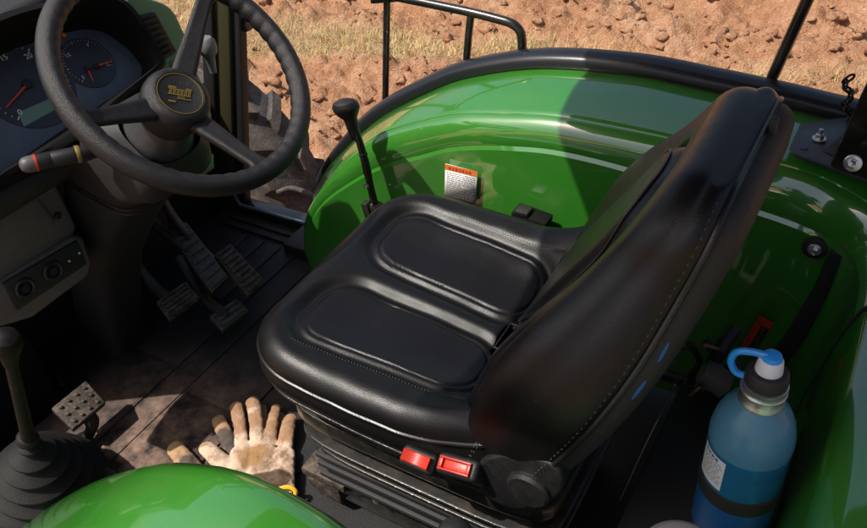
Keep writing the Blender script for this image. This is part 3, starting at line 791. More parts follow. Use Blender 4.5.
def dial(c, r, a0, a1, nums, needles, rs):
    mb = MB(); mb.lathe(kp(c[0], c[1], -.0015), KN, [(r*1.08, 0), (r*1.08, .0012), (r*1.02, .0016), (.001, .0016)], DIAL, 56)
    d = mb.build('dial', ic)
    mb = MB(); o = Vector(kp(c[0], c[1], .0014))
    nt_ = len(nums)*5-4
    for k in range(nt_):
        a = a0+(a1-a0)*k/(nt_-1); dr = Y*math.cos(a)+K2*math.sin(a); sd = KN.cross(dr); big = k % 5 == 0
        l = .10 if big else .055; wv = r*(.010 if big else .006)
        m_ = ORANGE if (rs and k > nt_*.8) else WHITE
        mb.face([mb.bm.verts.new(o+dr*r*(.97-l*q)+sd*wv*s) for q, s in ((0, -1), (0, 1), (1, 1), (1, -1))], m_)
    for k, t in enumerate(nums):
        a = a0+(a1-a0)*k/(len(nums)-1); dr = Y*math.cos(a)+K2*math.sin(a)
        if t: mb.text(t, o+dr*r*.76, Y, K2, r*.19, WHITE)
    mb.build('scale_marks', d, recalc=False)
    for (nx, ny), a, l, w_ in needles:
        mb = MB(); dr = Y*math.cos(a)+K2*math.sin(a); sd = KN.cross(dr); p = kp(nx, ny, .004)
        mb.prism([p+sd*w_, p-sd*w_, p-sd*w_*.4+dr*l, p+sd*w_*.4+dr*l], KN*.001, REDN, bev=0)
        mb.build('needle', d)
        mb = MB(); mb.lathe(kp(nx, ny, .001), KN, [(r*.11, 0), (r*.11, .004), (r*.08, .006), (.0005, .0065)], PLASD, 28); mb.build('needle_cap', d)
dial((-.062, .045), .074, math.radians(218), math.radians(-38), ['0', '5', '10', '15', '20', '25', '30'], [((-.062, .045), math.radians(197), .062, .0018)], False)
dial((.060, .032), .046, math.radians(215), math.radians(-35), ['E', '', '1/2', '', 'F', '', 'C'], [((.066, .018), math.radians(-8), .034, .0016), ((.048, .022), math.radians(252), .026, .0015)], True)
mb = MB(); mb.prism([kp(-.118, -.013, -.001), kp(-.036, -.013, -.001), kp(-.030, .006, -.001), kp(-.110, .012, -.001)], KN*.0015, LCD, bev=0); mb.build('lcd_window', ic)
mb = MB()
for p in ((64, 35), (60, 22)):
    d = FW+RT*((p[0]-PW/2)/FPX)-UP*((p[1]-PH/2)/FPX); t = (KP-CAM).dot(KN)/d.dot(KN); mb.lathe(CAM+d*t, KN, [(.004, 0), (.004, .002), (.001, .003)], AMBER, 16)
mb.build('warning_lamp', ic)
# cowl over and below the cluster
mb = MB()
mb.box(kp(-.05, -.085, -.055), (.10, .46, .045), PLASD, rot=Matrix((KN, Y, K2)).transposed(), bev=.02, seg=3)
mb.build('lower_fascia', ic)
# vent pod on the right of the cluster
vp = thing('air_vent', (-.80, .22, .70), 'dull green air vent pod with black louvres, right of the cluster', 'vent')
Q = lambda px, py, x=-.80: at(px, py, 'x', x)
mb = MB()
mb.prism(spl([Q(126, -6), Q(150, -2), Q(172, 8), Q(184, 30), Q(194, 52), Q(190, 66), Q(160, 72), Q(150, 60), Q(136, 25)], 30, closed=True), (-.20, 0, -.02), GRNP, bev=.012, seg=4)
mb.build('pod', vp)
mb = MB(); fr = [Q(134, 18, -.792), Q(156, 12, -.792), Q(178, 52, -.792), Q(160, 64, -.792)]
mb.prism(fr, (-.02, 0, 0), PLASD, bev=.004); mb.build('louvre_frame', vp)
for k in range(7):
    t = (k+.6)/7.4; a = fr[0].lerp(fr[3], t); b = fr[1].lerp(fr[2], t); d = (b-a)
    mb = MB(); mb.prism([a+d*.12+X*.002, b-d*.12+X*.002, b-d*.12+X*.006+Zv*.003, a+d*.12+X*.006+Zv*.003], Vector((-.001, 0, -.0015)), PLAS, bev=0); mb.build('louvre', vp)
# dash structure below / around
db = thing('dashboard', (-.95, 0, .3), 'dark dashboard body with grey side panel, between column and door post', 'dashboard')
mb = MB()
mb.prism([(-1.08, -.38, .0), (-.90, -.38, .60), (-.86, -.30, .84), (-.88, .16, .86), (-.88, .20, .70), (-.92, .27, .60), (-1.08, .28, .0)], (-.25, 0, .0), PLASD, bev=.02, seg=3)
mb.box((-1.14, 0, .28), (.05, 1.1, .62), MATTE, bev=.01); mb.box((-1.02, -.42, .11), (.22, .36, .22), MATTE, bev=.02)  # second box is added under the console to shade the floor
mb.build('dash_body', db)
mb = MB()
mb.prism([Q(163, 60), Q(178, 52), Q(192, 58), Q(206, 88), Q(214, 118), Q(205, 128), Q(190, 130)], (-.06, 0, 0), GREYP, bev=.010, seg=3); mb.build('side_panel', db)
mb = MB(); mb.prism([Q(180, 90, -.79), Q(192, 76, -.79), Q(206, 118, -.79), Q(196, 128, -.79)], (-.02, 0, 0), GREYP, bev=.004); 
mb.prism([Q(170, 150, -.82), Q(205, 132, -.82), Q(216, 168, -.82), Q(176, 196, -.82)], (-.05, 0, 0), BRNP, bev=.006)
mb.build('lower_side_panel', db)
mb = MB(); c = Q(197, 168, -.815)
mb.box(c, (.012, .05, .025), PLASD, rot=Matrix.Rotation(.35, 3, 'X'), bev=.003)
mb.build('switch_bank', db)
mb = MB(); mb.tube([Q(181, 147, -.81), Q(196, 137, -.81)], .0022, RED, 6); mb.build('red_line', db)
mb = MB(); mb.prism([Q(207, 158, -.80), Q(214, 154, -.80), Q(214, 166, -.80), Q(207, 170, -.80)], (-.01, 0, 0), GRNP, bev=.002); mb.build('green_switch', db)
# pale mirror-like knob by the post
mb = MB(); c = Q(205, 38, -.85); mb.lathe(c-Zv*.035, (0.05, 0, 1), [(.008, -.05), (.012, -.01), (.020, .0), (.022, .012), (.020, .028), (.013, .037), (.003, .040)], GREYP, 24)
kn = mb.build('pale_knob', loc=c); tag(kn, 'pale grey rounded knob beside the black door post', 'knob')
mb = MB(); c = Q(193, 47, -.86)
for k in range(7): mb.box(c+Vector((0, random.uniform(-.016, .016), random.uniform(-.008, .008))), (.01, .012, .006), YEL, rot=Matrix.Rotation(random.uniform(-.6, .6), 3, 'X'), bev=.001)
mb.build('yellow_marking', db)

# ================================================================ LEFT CONSOLE
lc = thing('side_console', (-.74, -.3, .2), 'warm grey side console with screwed cover and two round sockets', 'console')
Kx = lambda px, py, d=0: at(px, py, 'x', -.74+d)
mb = MB()
mb.prism([Kx(-60, 232), Kx(-5, 190), Kx(44, 165), Kx(52, 172), Kx(78, 226), Kx(74, 240), Kx(0, 285), Kx(-60, 318)], (-.09, 0, -.01), BRNP, bev=.010, seg=3); mb.build('upper_housing', lc)
mb = MB()
mb.prism([Kx(-60, 248, .006), Kx(-2, 212, .006), Kx(30, 192, .006), Kx(36, 196, .006), Kx(56, 222, .006), Kx(52, 229, .006), Kx(-2, 262, .006), Kx(-60, 296, .006)], (-.008, 0, 0), BRNP, bev=.003)
cv = mb.build('cover_plate', lc)
for p in ((29, 192), (58, 216)):
    mb = MB(); mb.lathe(Kx(*p, .004), (1, 0, 0), [(.0065, -.004), (.0065, .002), (.005, .004), (.002, .0035)], PLAS, 20); mb.build('screw', lc)
mb = MB()
mb.prism([Kx(-60, 318, .012), Kx(0, 283, .012), Kx(74, 236, .012), Kx(84, 236, .012), Kx(92, 262, .012), Kx(90, 276, .012), Kx(34, 318, .012), Kx(14, 324, .012), Kx(-60, 345, .012)], (-.10, 0, -.01), BRNP, bev=.010, seg=3); mb.build('lower_housing', lc)
mb = MB()
mb.prism([Kx(4, 284, .017), Kx(78, 240, .017), Kx(88, 264, .017), Kx(18, 311, .017)], (-.01, 0, 0), PLASD, bev=.003); sp_ = mb.build('socket_plate', lc)
for p, r in (((24, 288), .017), ((52, 271), .017)):
    mb = MB(); mb.lathe(Kx(*p, .017), (1, 0, .1), [(r*1.15, -.003), (r*1.15, .004), (r, .007), (r*.8, .005), (r*.75, -.0), (r*.5, .0), (r*.45, .006), (.001, .007)], PLAS, 36); mb.build('socket', sp_)
for px, py in ((69, 261), (79, 253)):
    mb = MB(); mb.lathe(Kx(px, py, .018), (1, 0, 0), [(.002, 0), (.002, .002), (.0005, .003)], WHITE, 10); mb.build('indicator', sp_)

# ================================================================ GEAR LEVER WITH BELLOWS
gl = thing('gear_lever', (-.74, -.44, .0), 'black gear lever rising from a ribbed rubber bellows boot', 'gear lever')
G0 = at(45, 505, 'y', -.44); GT = at(30, 440, 'y', -.44); GK = at(7, 345, 'y', -.44)
mb = MB()
axg = (GT-G0+Vector((0, 0, .12))).normalized(); top = at(28, 440, 'y', -.44); prof = []
nr = 7; H = .19
for k in range(nr):
    r0 = .112-.0125*k-.0007*k*k; z = H*k/nr; dz = H/nr
    prof += [(r0+.002, z), (r0+.009, z+dz*.10), (r0+.009, z+dz*.30), (r0-.001, z+dz*.50), (r0-.014, z+dz*.72), (r0-.020, z+dz*.95)]
prof += [(.020, H), (.018, H+.012), (.012, H+.016)]
base = top-axg*H
mb.lathe(base, axg, prof, RUB, 48); mb.build('bellows_boot', gl, sharp=60)
mb = MB(); mb.tube(spl([top-axg*.02, top.lerp(GK, .4)+Vector((.002, 0, 0)), GK-(GK-top).normalized()*.015], 14), [.0125-.003*k/13 for k in range(14)], LEVR, 14); mb.build('lever_rod', gl)
mb = MB(); kd = (GK-top).normalized(); mb.lathe(GK-kd*.062, kd, [(.009, 0), (.012, .01), (.014, .03), (.0185, .048), (.0225, .062), (.0225, .074), (.018, .086), (.009, .092), (.001, .093)], LEVR, 32); mb.build('knob', gl)
mb = MB(); mb.box(base+Vector((-.01, -.01, -.03)), (.24, .22, .06), PLASD, bev=.02, seg=3); mb.box(base+Vector((-.01, 0, -.14)), (.20, .18, .20), PLASD, bev=.02); mb.build('lever_console', gl)

# far lever (hand lever beside the far fender)
fl = thing('hand_lever', at(372, 205, 'y', .33), 'black hand lever with a rounded knob standing before the far fender', 'lever')
A = at(375, 206, 'y', .33); B = at(362, 150, 'y', .335); K = at(347, 106, 'y', .34)
mb = MB(); mb.tube(spl([A, B, K], 12), [.0085, .0085, .008, .008, .009, .009, .008, .008, .008, .008, .008, .008], BLKP, 14); mb.lathe(B-(K-A).normalized()*.012, (K-A), [(.0095, 0), (.0095, .004), (.008, .005)], BLKP, 14); mb.build('rod', fl)
mb = MB(); kd = (K-A).normalized(); mb.lathe(K-kd*.062, kd, [(.010, -.012), (.012, 0), (.0135, .02), (.0145, .035)], PLAS, 28, cap=False)
kk = kd; mb.lathe(K-kd*.027, kd, [(.0145, 0), (.019, .010), (.023, .020), (.0235, .028), (.020, .036), (.011, .041), (.001, .042)], PLAS, 28)
for v in mb.bm.verts:
    d = v.co-K
    if d.dot(kd) > -.02: s = d.dot(RT); v.co += RT*(s*.22) - RT*.003
mb.build('knob', fl)
mb = MB(); mb.box(A+Vector((.0, 0, -.03)), (.045, .03, .075), BLKP, rot=Matrix.Rotation(.35, 3, 'Y'), bev=.006); mb.box(A+Vector((.03, .005, -.05)), (.05, .02, .06), BLKP, bev=.006)
mb.box(A+Vector((-.01, -.012, -.012)), (.018, .02, .055), BLKP, rot=Matrix.Rotation(-.2, 3, 'Y'), bev=.004)
mb.build('bracket', fl)
mb = MB(); c = at(367, 186, 'y', .32); mb.lathe(c, (-.3, -1, .3), [(.006, 0), (.006, .006), (.003, .007)], STEEL, 6); mb.build('bolt', fl)

# two dull knobs at the near edge
for (px, py), z, r, lab in (((454, 529), .58, .020, 'small dull grey rounded lever knob at the bottom edge, nearer the buckles'), ((690, 534), .60, .045, 'broad dull grey rounded armrest end at the bottom edge, below the bottle')):
    c = at(px, py, 'z', z)
    mb = MB(); mb.lathe(c-Zv*r*1.2, (0, 0, 1), [(r*.6, -r*1.5), (r*.8, -r), (r*.98, 0), (r*1.03, r*.5), (r*.95, r*.9), (r*.7, r*1.15), (r*.3, r*1.26), (.0005, r*1.28)], CAPG if r > .03 else PLAS, 36)
    if r > .03:
        for v in mb.bm.verts: v.co.y = c.y-.02+(v.co.y-c.y)*(2.2 if v.co.y < c.y else 1)
    t = thing('armrest' if r > .03 else 'lever_knob', c-Zv*r*2.7, lab, 'armrest' if r > .03 else 'knob')
    mb.build('pad' if r > .03 else 'knob_cap', t)
    mb = MB(); mb.tube([c-Zv*r*2.7, c-Zv*.2, c-Zv*.45], r*.35, BLKP, 12); mb.build('rod', t)

# ================================================================ PEDALS
def pedal(name, lab, quad_px, z, ribs, m, arm, group=None, thick=.016, nubs=False):
    P = [at(*p, 'z', z+dz) for p, dz in quad_px]; c = sum(P, Vector())/4
    t = thing(name, (c.x, c.y, 0), lab, 'pedal', group)
    nn = (P[1]-P[0]).cross(P[3]-P[0]).normalized(); nn = nn if nn.z > 0 else -nn
    mb = MB(); mb.prism(P, -nn*thick, m, bev=.004, seg=3)
    for k in range(ribs):
        s = (k+.5)/ribs; a = P[0].lerp(P[3], s); b = P[1].lerp(P[2], s); wv = (P[3]-P[0])/ribs*.27
        d = b-a; mb.prism([a+d*.08-wv, b-d*.08-wv, b-d*.08+wv, a+d*.08+wv], nn*.004, m, bev=.001)
    if nubs:
        for i in range(3):
            for j in range(4):
                p = P[0].lerp(P[1], (j+.7)/4.4).lerp(P[3].lerp(P[2], (j+.7)/4.4), (i+.6)/3.2); mb.lathe(p-nn*.002, nn, [(.004, 0), (.0038, .006), (.002, .007)], m, 10)
    mb.build('pedal_pad', t)
    mb = MB(); q = [Vector(a) for a in arm(P, c)]; mb.tube(spl(q, 16), .022, PLASD, 12, flat=.5); mb.build('pedal_arm', t)
pedal('brake_pedal', 'right ribbed rubber brake pedal, the one nearest the door sill', [((214, 254), .03), ((230, 243), .03), ((266, 281), -.02), ((248, 295), -.02)], .12, 9, DUSTR, lambda P, c: [c-Vector((0, 0, .02)), c+Vector((-.10, 0, .0)), c+Vector((-.20, 0, .12)), c+Vector((-.22, 0, .3))])
pedal('brake_pedal', 'left long black brake pedal, between the clutch pedal and the right brake pedal', [((166, 231), .08), ((186, 221), .08), ((229, 276), .0), ((212, 292), .0)], .12, 8, PEDM, lambda P, c: [c-Vector((0, 0, .02)), c+Vector((-.12, 0, .05)), c+Vector((-.18, -.01, .16)), c+Vector((-.20, 0, .3))])
pedal('foot_pedal', 'small low black pedal in front of the brake pedals', [((209, 316), .0), ((236, 298), .0), ((249, 310), -.01), ((222, 330), -.01)], .07, 3, PEDM, lambda P, c: [c-Vector((0, 0, .01)), c+Vector((-.07, .0, .02)), c+Vector((-.16, .03, .1))])
pedal('clutch_pedal', 'dusty ribbed clutch pedal under the steering column', [((156, 301), .01), ((186, 281), .01), ((200, 297), -.01), ((170, 320), -.01)], .13, 5, DUSTR, lambda P, c: [c-Vector((0, 0, .02)), c+Vector((-.08, 0, .02)), c+Vector((-.16, 0, .16)), c+Vector((-.17, 0, .3))])
pedal('accelerator_pedal', 'dirty brown studded accelerator pedal on the left of the floor', [((51, 408), .02), ((86, 380), .02), ((106, 402), -.01), ((73, 430), -.01)], .10, 0, DUSTR, lambda P, c: [c-Vector((0, 0, .022)), c.lerp((P[2]+P[3])/2, .8)-Vector((0, 0, .03)), at(88, 437, 'z', .03)], nubs=True)
mb = MB(); A = at(88, 437, 'z', .03); B = at(72, 470, 'z', .02)
mb.prism([A+Vector((-.02, -.01, 0)), A+Vector((.0, .02, 0)), B+Vector((.03, .01, 0)), B+Vector((0, -.02, 0))], (0, 0, .012), BLKP, bev=.003)
tag(mb.build('pedal_bracket', loc=(A.x, A.y, 0)), 'flat black metal bracket below the accelerator pedal', 'bracket')
# linkage rod lying across
mb = MB(); mb.tube([at(-10, 330, 'z', .10), at(58, 372, 'z', .05), at(62, 384, 'z', .05)], .006, BLKP, 10)
tag(mb.build('linkage_rod', loc=at(58, 372, 'z', .03)), 'thin dark linkage rod left of the accelerator pedal', 'rod')

# ================================================================ GLOVES
def glove_mat(name, cream, tan, centres, palm=None, dark=None, origin=Vector()):
    m = bpy.data.materials.new(name); m.use_nodes = True; n = m.node_tree.nodes; l = m.node_tree.links; b = n['Principled BSDF']; b.inputs['Roughness'].default_value = .9
    b.inputs['Specular IOR Level'].default_value = .2
    tc = n.new('ShaderNodeTexCoord')
    def nz(sc, det=8, ro=.65):
        t = n.new('ShaderNodeTexNoise'); t.inputs['Scale'].default_value = sc; t.inputs['Detail'].default_value = det; t.inputs['Roughness'].default_value = ro; l.new(tc.outputs['Object'], t.inputs['Vector']); return t
    nn = nz(55); cur = None
    base = n.new('ShaderNodeMix'); base.data_type = 'RGBA'; l.new(nn.outputs[0], base.inputs[0]); base.inputs[6].default_value = (*cream, 1); base.inputs[7].default_value = (*[c*.8 for c in cream], 1); cur = base.outputs[2]
    gr_ = n.new('ShaderNodeMapRange'); gr_.inputs[1].default_value = .47; gr_.inputs[2].default_value = .62; gr_.inputs[4].default_value = .88; l.new(nz(26, 10, .72).outputs[0], gr_.inputs[0])
    gx = n.new('ShaderNodeMix'); gx.data_type = 'RGBA'; l.new(gr_.outputs[0], gx.inputs[0]); l.new(cur, gx.inputs[6]); gx.inputs[7].default_value = (.20, .12, .075, 1); cur = gx.outputs[2]
    warp = n.new('ShaderNodeVectorMath'); warp.operation = 'SCALE'; warp.inputs['Scale'].default_value = .022
    sub = n.new('ShaderNodeVectorMath'); sub.operation = 'SUBTRACT'; l.new(nz(38, 6).outputs['Color'], sub.inputs[0]); sub.inputs[1].default_value = (.5, .5, .5); l.new(sub.outputs[0], warp.inputs[0])
    pos = n.new('ShaderNodeVectorMath'); l.new(tc.outputs['Object'], pos.inputs[0]); l.new(warp.outputs[0], pos.inputs[1])
    for c, r, cl in centres:
        d = n.new('ShaderNodeVectorMath'); d.operation = 'DISTANCE'; l.new(pos.outputs[0], d.inputs[0]); d.inputs[1].default_value = c-origin
        mr = n.new('ShaderNodeMapRange'); mr.inputs[1].default_value = r; mr.inputs[2].default_value = r*.72; mr.inputs[4].default_value = .88; l.new(d.outputs['Value'], mr.inputs[0])
        mx = n.new('ShaderNodeMix'); mx.data_type = 'RGBA'; l.new(mr.outputs[0], mx.inputs[0]); l.new(cur, mx.inputs[6])
        v = n.new('ShaderNodeMix'); v.data_type = 'RGBA'; l.new(nn.outputs[0], v.inputs[0]); v.inputs[6].default_value = (*cl, 1); v.inputs[7].default_value = (*[q*.55 for q in cl], 1)
        l.new(v.outputs[2], mx.inputs[7]); cur = mx.outputs[2]
    l.new(cur, b.inputs['Base Color'])
    wv = nz(420, 3); bp = n.new('ShaderNodeBump'); bp.inputs['Strength'].default_value = .35; bp.inputs['Distance'].default_value = .0015
    l.new(wv.outputs[0], bp.inputs['Height']); bp2 = n.new('ShaderNodeBump'); bp2.inputs['Strength'].default_value = .35; bp2.inputs['Distance'].default_value = .006; l.new(nz(45, 5).outputs[0], bp2.inputs['Height']); l.new(bp.outputs[0], bp2.inputs['Normal']); l.new(bp2.outputs[0], b.inputs['Normal'])
    return m
TAN = (.36, .20, .11); CRM = (.60, .44, .33); PALM = (.36, .20, .09); DRK = (.07, .065, .065)
def capsule(mb, pts, rs, m, flat=.58):
    p = spl(pts, 16); N = len(rs)-1; rows = []
    R = []
    for i in range(16):
        t = i/15*N; k = min(N-1, int(t)); R.append(rs[k]+(rs[k+1]-rs[k])*(t-k))
    d1 = (p[-1]-p[-2]).normalized(); d0 = (p[0]-p[1]).normalized()
    seq = [(p[0]+d0*R[0]*.9, R[0]*.35)]+list(zip(p, R))+[(p[-1]+d1*R[-1]*.5, R[-1]*.85), (p[-1]+d1*R[-1]*.85, R[-1]*.5), (p[-1]+d1*R[-1]*.97, R[-1]*.15)]
    for i, (q, r) in enumerate(seq):
        a = seq[max(0, i-1)][0]; b = seq[min(len(seq)-1, i+1)][0]; t = (b-a).normalized(); sd = t.cross(Zv).normalized(); u = sd.cross(t)
        rows.append([q+sd*r*math.cos(2*PI*k/18)+u*r*flat*math.sin(2*PI*k/18) for k in range(18)])
    V = mb.grid(rows, m, cv=True); mb.face(list(reversed(V[0])), m); mb.face(V[-1], m)
def glove(name, lab, fingers, palm, m, z0, org, cuff=None, rem=.0022):
    t = thing(name, org, lab, 'glove', 'worn work gloves on the floor')
    mb = MB()
    for pts, rs in fingers: capsule(mb, [at(x, y, 'z', z0+z) for x, y, z in pts], rs, m)
    for pts, rs in palm: capsule(mb, [at(x, y, 'z', z0+z) for x, y, z in pts], rs, m, flat=.5)
    o = mb.build('hand_part', t, sharp=0)
    r = o.modifiers.new('r', 'REMESH'); r.mode = 'VOXEL'; r.voxel_size = rem; r.use_smooth_shade = True
    s = o.modifiers.new('s', 'SMOOTH'); s.iterations = 4; s.factor = .6
    tx = bpy.data.textures.new('wr', 'CLOUDS'); tx.noise_scale = .014; dm = o.modifiers.new('d', 'DISPLACE'); dm.texture = tx; dm.strength = .0045; dm.mid_level = .5; dm.texture_coords = 'LOCAL'
    return t
gA = at(258, 450, 'z', .03); gB = at(200, 455, 'z', .02)
def gp(x, y, z=.035): return at(x, y, 'z', z)
mA = glove_mat('glove_cream_leather', CRM, TAN, [(gp(236, 412), .042, TAN), (gp(239, 430), .030, TAN), (gp(254, 405), .042, TAN), (gp(257, 425), .038, TAN), (gp(275, 412), .036, TAN), (gp(273, 430), .026, TAN), (gp(290, 422), .042, TAN), (gp(288, 438), .026, TAN), (gp(250, 461), .034, PALM), (gp(260, 457), .032, PALM), (gp(262, 466), .022, PALM), (gp(254, 402), .014, (.16, .12, .09)), (gp(205, 447), .016, TAN)], origin=gA)
F = [(p_, [r_*.90 for r_ in q_]) for p_, q_ in [([(242, 446, .01), (240, 425, .02), (236, 407, .02)], [.017, .016, .0165]),
     ([(257, 446, .012), (256, 422, .028), (253, 402, .022)], [.0175, .0165, .018]),
     ([(270, 446, .012), (272, 425, .022), (276, 408, .012)], [.0165, .0145, .0125]),
     ([(285, 450, .01), (287, 432, .022), (290, 419, .016)], [.0185, .018, .017]),
     ([(232, 474, .01), (219, 460, .018), (206, 448, .016)], [.024, .021, .0185])]]
Pm = [([(243, 450, .012), (240, 468, .014), (236, 486, .012)], [.026, .030, .028]), ([(262, 450, .014), (260, 470, .012), (262, 490, .012)], [.030, .034, .030]), ([(284, 452, .012), (281, 472, .014), (282, 488, .012)], [.024, .028, .026])]
ga_ = glove('work_glove', 'upper cream and tan work glove lying palm up, with yellow cuff hem', F, Pm, mA, .022, gA)
mb = MB()           # ribbed knit cuff
A0, A1 = at(250, 484, 'z', .04), at(290, 490, 'z', .04); B0, B1 = at(250, 505, 'z', .035), at(291, 500, 'z', .035)
for k in range(14):
    s = k/13; a = A0.lerp(A1, s)+Vector((0, 0, .010*math.sin(PI*s))); b = B0.lerp(B1, s)+Vector((0, 0, .012*math.sin(PI*s)))
    mb.tube([a, a.lerp(b, .5)+Vector((0, 0, .003)), b], [.0036, .0046, .0040], mA, 8)
mb.build('knit_cuff', ga_)
mb = MB(); c = at(287, 493, 'z', .045); loop = []
for k in range(28):
    a = 2*PI*k/28; loop.append(c+RT*.017*math.cos(a)+UP*.011*math.sin(a)+Vector((0, 0, 0)))
mb.tube(loop, .0046, YEL, 8, closed=True)
mb.tube([B0, (B0+B1)/2+Vector((0, 0, .012)), B1], .0045, YEL, 8); mb.build('yellow_hem', ga_)
mB = glove_mat('glove_brown_leather', (.42, .26, .15), TAN, [(gp(224, 436), .034, DRK), (gp(229, 446), .024, DRK), (gp(188, 462), .022, DRK), (gp(172, 448), .03, (.48, .30, .16))], origin=gB)
Fb = [([(233, 456, .0), (226, 436, .008), (219, 421, .012)], [.017, .0165, .0165]),
      ([(205, 484, .0), (186, 462, .014), (176, 449, .016)], [.024, .021, .019]),
      ([(267, 446, .0), (264, 425, .004), (262, 408, .004)], [.013, .012, .010]),
      ([(284, 450, .0), (282, 428, .002), (280, 416, .002)], [.013, .012, .010])]
Pb = [([(236, 460, .0), (232, 475, .0), (232, 488, .0)], [.026, .03, .03]), ([(268, 452, .0), (262, 470, .0), (262, 486, .0)], [.028, .03, .03])]
glove('work_glove', 'lower brown work glove with a dark worn finger, under the cream glove', Fb, Pb, mB, .012, gB)

# ================================================================ BOTTLE
BD = at(742, 440, 'y', -.135); bx, by = BD.x, BD.y
_top = at(771, 362, 'y', by-.005)
ba = thing('water_bottle', (_top.x, _top.y, .40), 'translucent blue water bottle with steel neck and blue loop cap', 'bottle')
O = Vector((_top.x, _top.y, 0)); zt = _top.z
BR = .0465*((CAM-BD).length/1.0)*.98
def wl(lst, m, name, parent, n=64):
    mb = MB(); mb.lathe(O, (0, 0, 1), [(r, zs+(h-zs)*(.84 if h > zs else .80)) for r, h in lst], m, n); return mb.build(name, parent, sharp=40)
zs = zt-.086                      # shoulder level
wl([(BR*.50, zs+.030), (BR*.56, zs+.024), (BR*.75, zs+.012), (BR*.90, zs-.006), (BR*.985, zs-.030), (BR, zs-.04), (BR, zs-.055)], CLR, 'upper_wall', ba)
wl([(BR*.9, zs-.0552), (BR*.998, zs-.0552), (BR*.998, zs-.085), (BR*.985, zs-.089), (BR*.998, zs-.093), (BR*.998, zs-.135)], LIQ, 'liquid_wall', ba)
wl([(BR*.9, zs-.135), (BR*1.03, zs-.137), (BR*1.04, zs-.14), (BR*1.04, zs-.162), (BR*1.03, zs-.166), (BR*.9, zs-.167)], PLASD, 'black_band', ba)
wl([(BR*.9, zs-.167), (BR*.99, zs-.169), (BR*.99, zs-.262), (BR*.93, zs-.272), (BR*.5, zs-.274)], BLUEB, 'base_cup', ba)
wl([(BR*.50, zs+.020), (BR*.505, zs+.030), (BR*.53, zs+.031), (BR*.53, zs+.034), (BR*.505, zs+.036), (BR*.505, zs+.058), (BR*.52, zs+.060), (BR*.52, zs+.064), (BR*.46, zs+.065)], STEEL, 'steel_neck', ba)
wl([(BR*.44, zs+.062), (BR*.485, zs+.066), (BR*.49, zs+.069), (BR*.475, zs+.082), (BR*.42, zs+.087), (BR*.30, zs+.088)], PLASD, 'collar', ba)
wl([(BR*.30, zs+.085), (BR*.31, zs+.088), (BR*.29, zs+.098), (BR*.27, zs+.106), (BR*.24, zs+.109)], WHITEP, 'spout', ba)
wl([(BR*.22, zs+.108), (BR*.225, zs+.111), (BR*.20, zs+.115), (BR*.12, zs+.117), (.0005, zs+.1175)], BLUEC, 'spout_cap', ba)
mb = MB(); zc = zs+.093
T = O+Vector((0, 0, zc)); lp = [T+Vector((-.004, -.002, .002)), at(752, 352, 'y', O.y), at(737, 352, 'y', O.y), at(731, 361, 'y', O.y), at(736, 372, 'y', O.y), at(750, 377, 'y', O.y), at(758, 377, 'y', O.y)]
mb.tube(spl(lp, 36), .0042, BLUEC, 10); mb.build('carry_loop', ba)
mb = MB(); mb.tube([O+Vector((math.cos(a)*BR*.515, math.sin(a)*BR*.515, zs+.044)) for a in np.linspace(0, 2*PI, 40, endpoint=False)], .0011, STEEL, 6, closed=True); mb.build('wire_ring', ba)
# paper label
mb = MB(); ca = math.atan2(CAM.y-O.y, CAM.x-O.x); a0, a1 = ca-1.22, ca-.38
mb.grid([[O+Vector((math.cos(a)*BR*1.006, math.sin(a)*BR*1.006, z)) for a in np.linspace(a0, a1, 14)] for z in (zs-.102, zs-.050)], PAPER)
lb = mb.build('paper_label', ba)
mb = MB()
for r in range(9):
    z = zs-.057-r*.0046; a = a0+.1
    while a < a1-.12:
        da = random.uniform(.05, .16) if r else .10
        mb.grid([[O+Vector((math.cos(q)*BR*1.009, math.sin(q)*BR*1.009, z+h)) for q in np.linspace(a, min(a+da, a1-.05), 4)] for h in (0, .0016 if r else .004)], GREYPR if r else BLUEB); a += da+.04
        if r == 0 and a > a0+.55: break
mb.build('print_lines', lb, recalc=False)

# ================================================================ DARK WELL BEHIND THE SEAT
wlb = MB()
wlb.box((.44, -.05, .33-.03), (.16, .38, .03), PLASD, bev=.006)
tag(wlb.build('bottle_tray', loc=(.44, -.05, .3)), 'black tray behind the seat carrying the blue bottle', 'tray')
hz = thing('cable_bundle', (.38, .2, .1), 'dark tangle of hoses and cables behind the seat, beside the red tag', 'cables')
random.seed(11)
for (pts, r, m) in (([(700, 395), (690, 380), (700, 362), (690, 345)], .006, BLKP), ([(655, 372), (690, 382), (720, 378), (735, 365)], .011, PLASD), ([(680, 350), (700, 345), (722, 350)], .003, BROWNW), ([(672, 385), (682, 378), (690, 392), (697, 384)], .0022, STEEL),
                    ([(620, 500), (645, 445), (675, 385)], .0016, STEEL), ([(705, 340), (715, 356), (712, 380), (722, 400)], .007, PLASD), ([(735, 330), (720, 350), (708, 372)], .012, PLASD), ([(684, 320), (690, 324)], .004, ORANGE), ([(690, 395), (700, 388), (706, 396)], .003, BROWNW), ([(640, 520), (665, 470), (690, 430)], .010, PLASD)):
    P = [at(x, y, 'y', .16+.08*math.sin(i*2.1+x)) if r != .0016 else at(x, y, 'y', .05) for i, (x, y) in enumerate(pts)]
    mb = MB(); mb.tube(spl(P, 20) if len(P) > 2 else P, r, m, 8); mb.build('hose' if r > .005 else 'wire', hz)
mb = MB(); c = at(715, 378, 'y', .12); mb.box(c, (.05, .04, .03), BRNP, rot=Matrix.Rotation(.5, 3, 'Y'), bev=.006); mb.build('connector', hz)
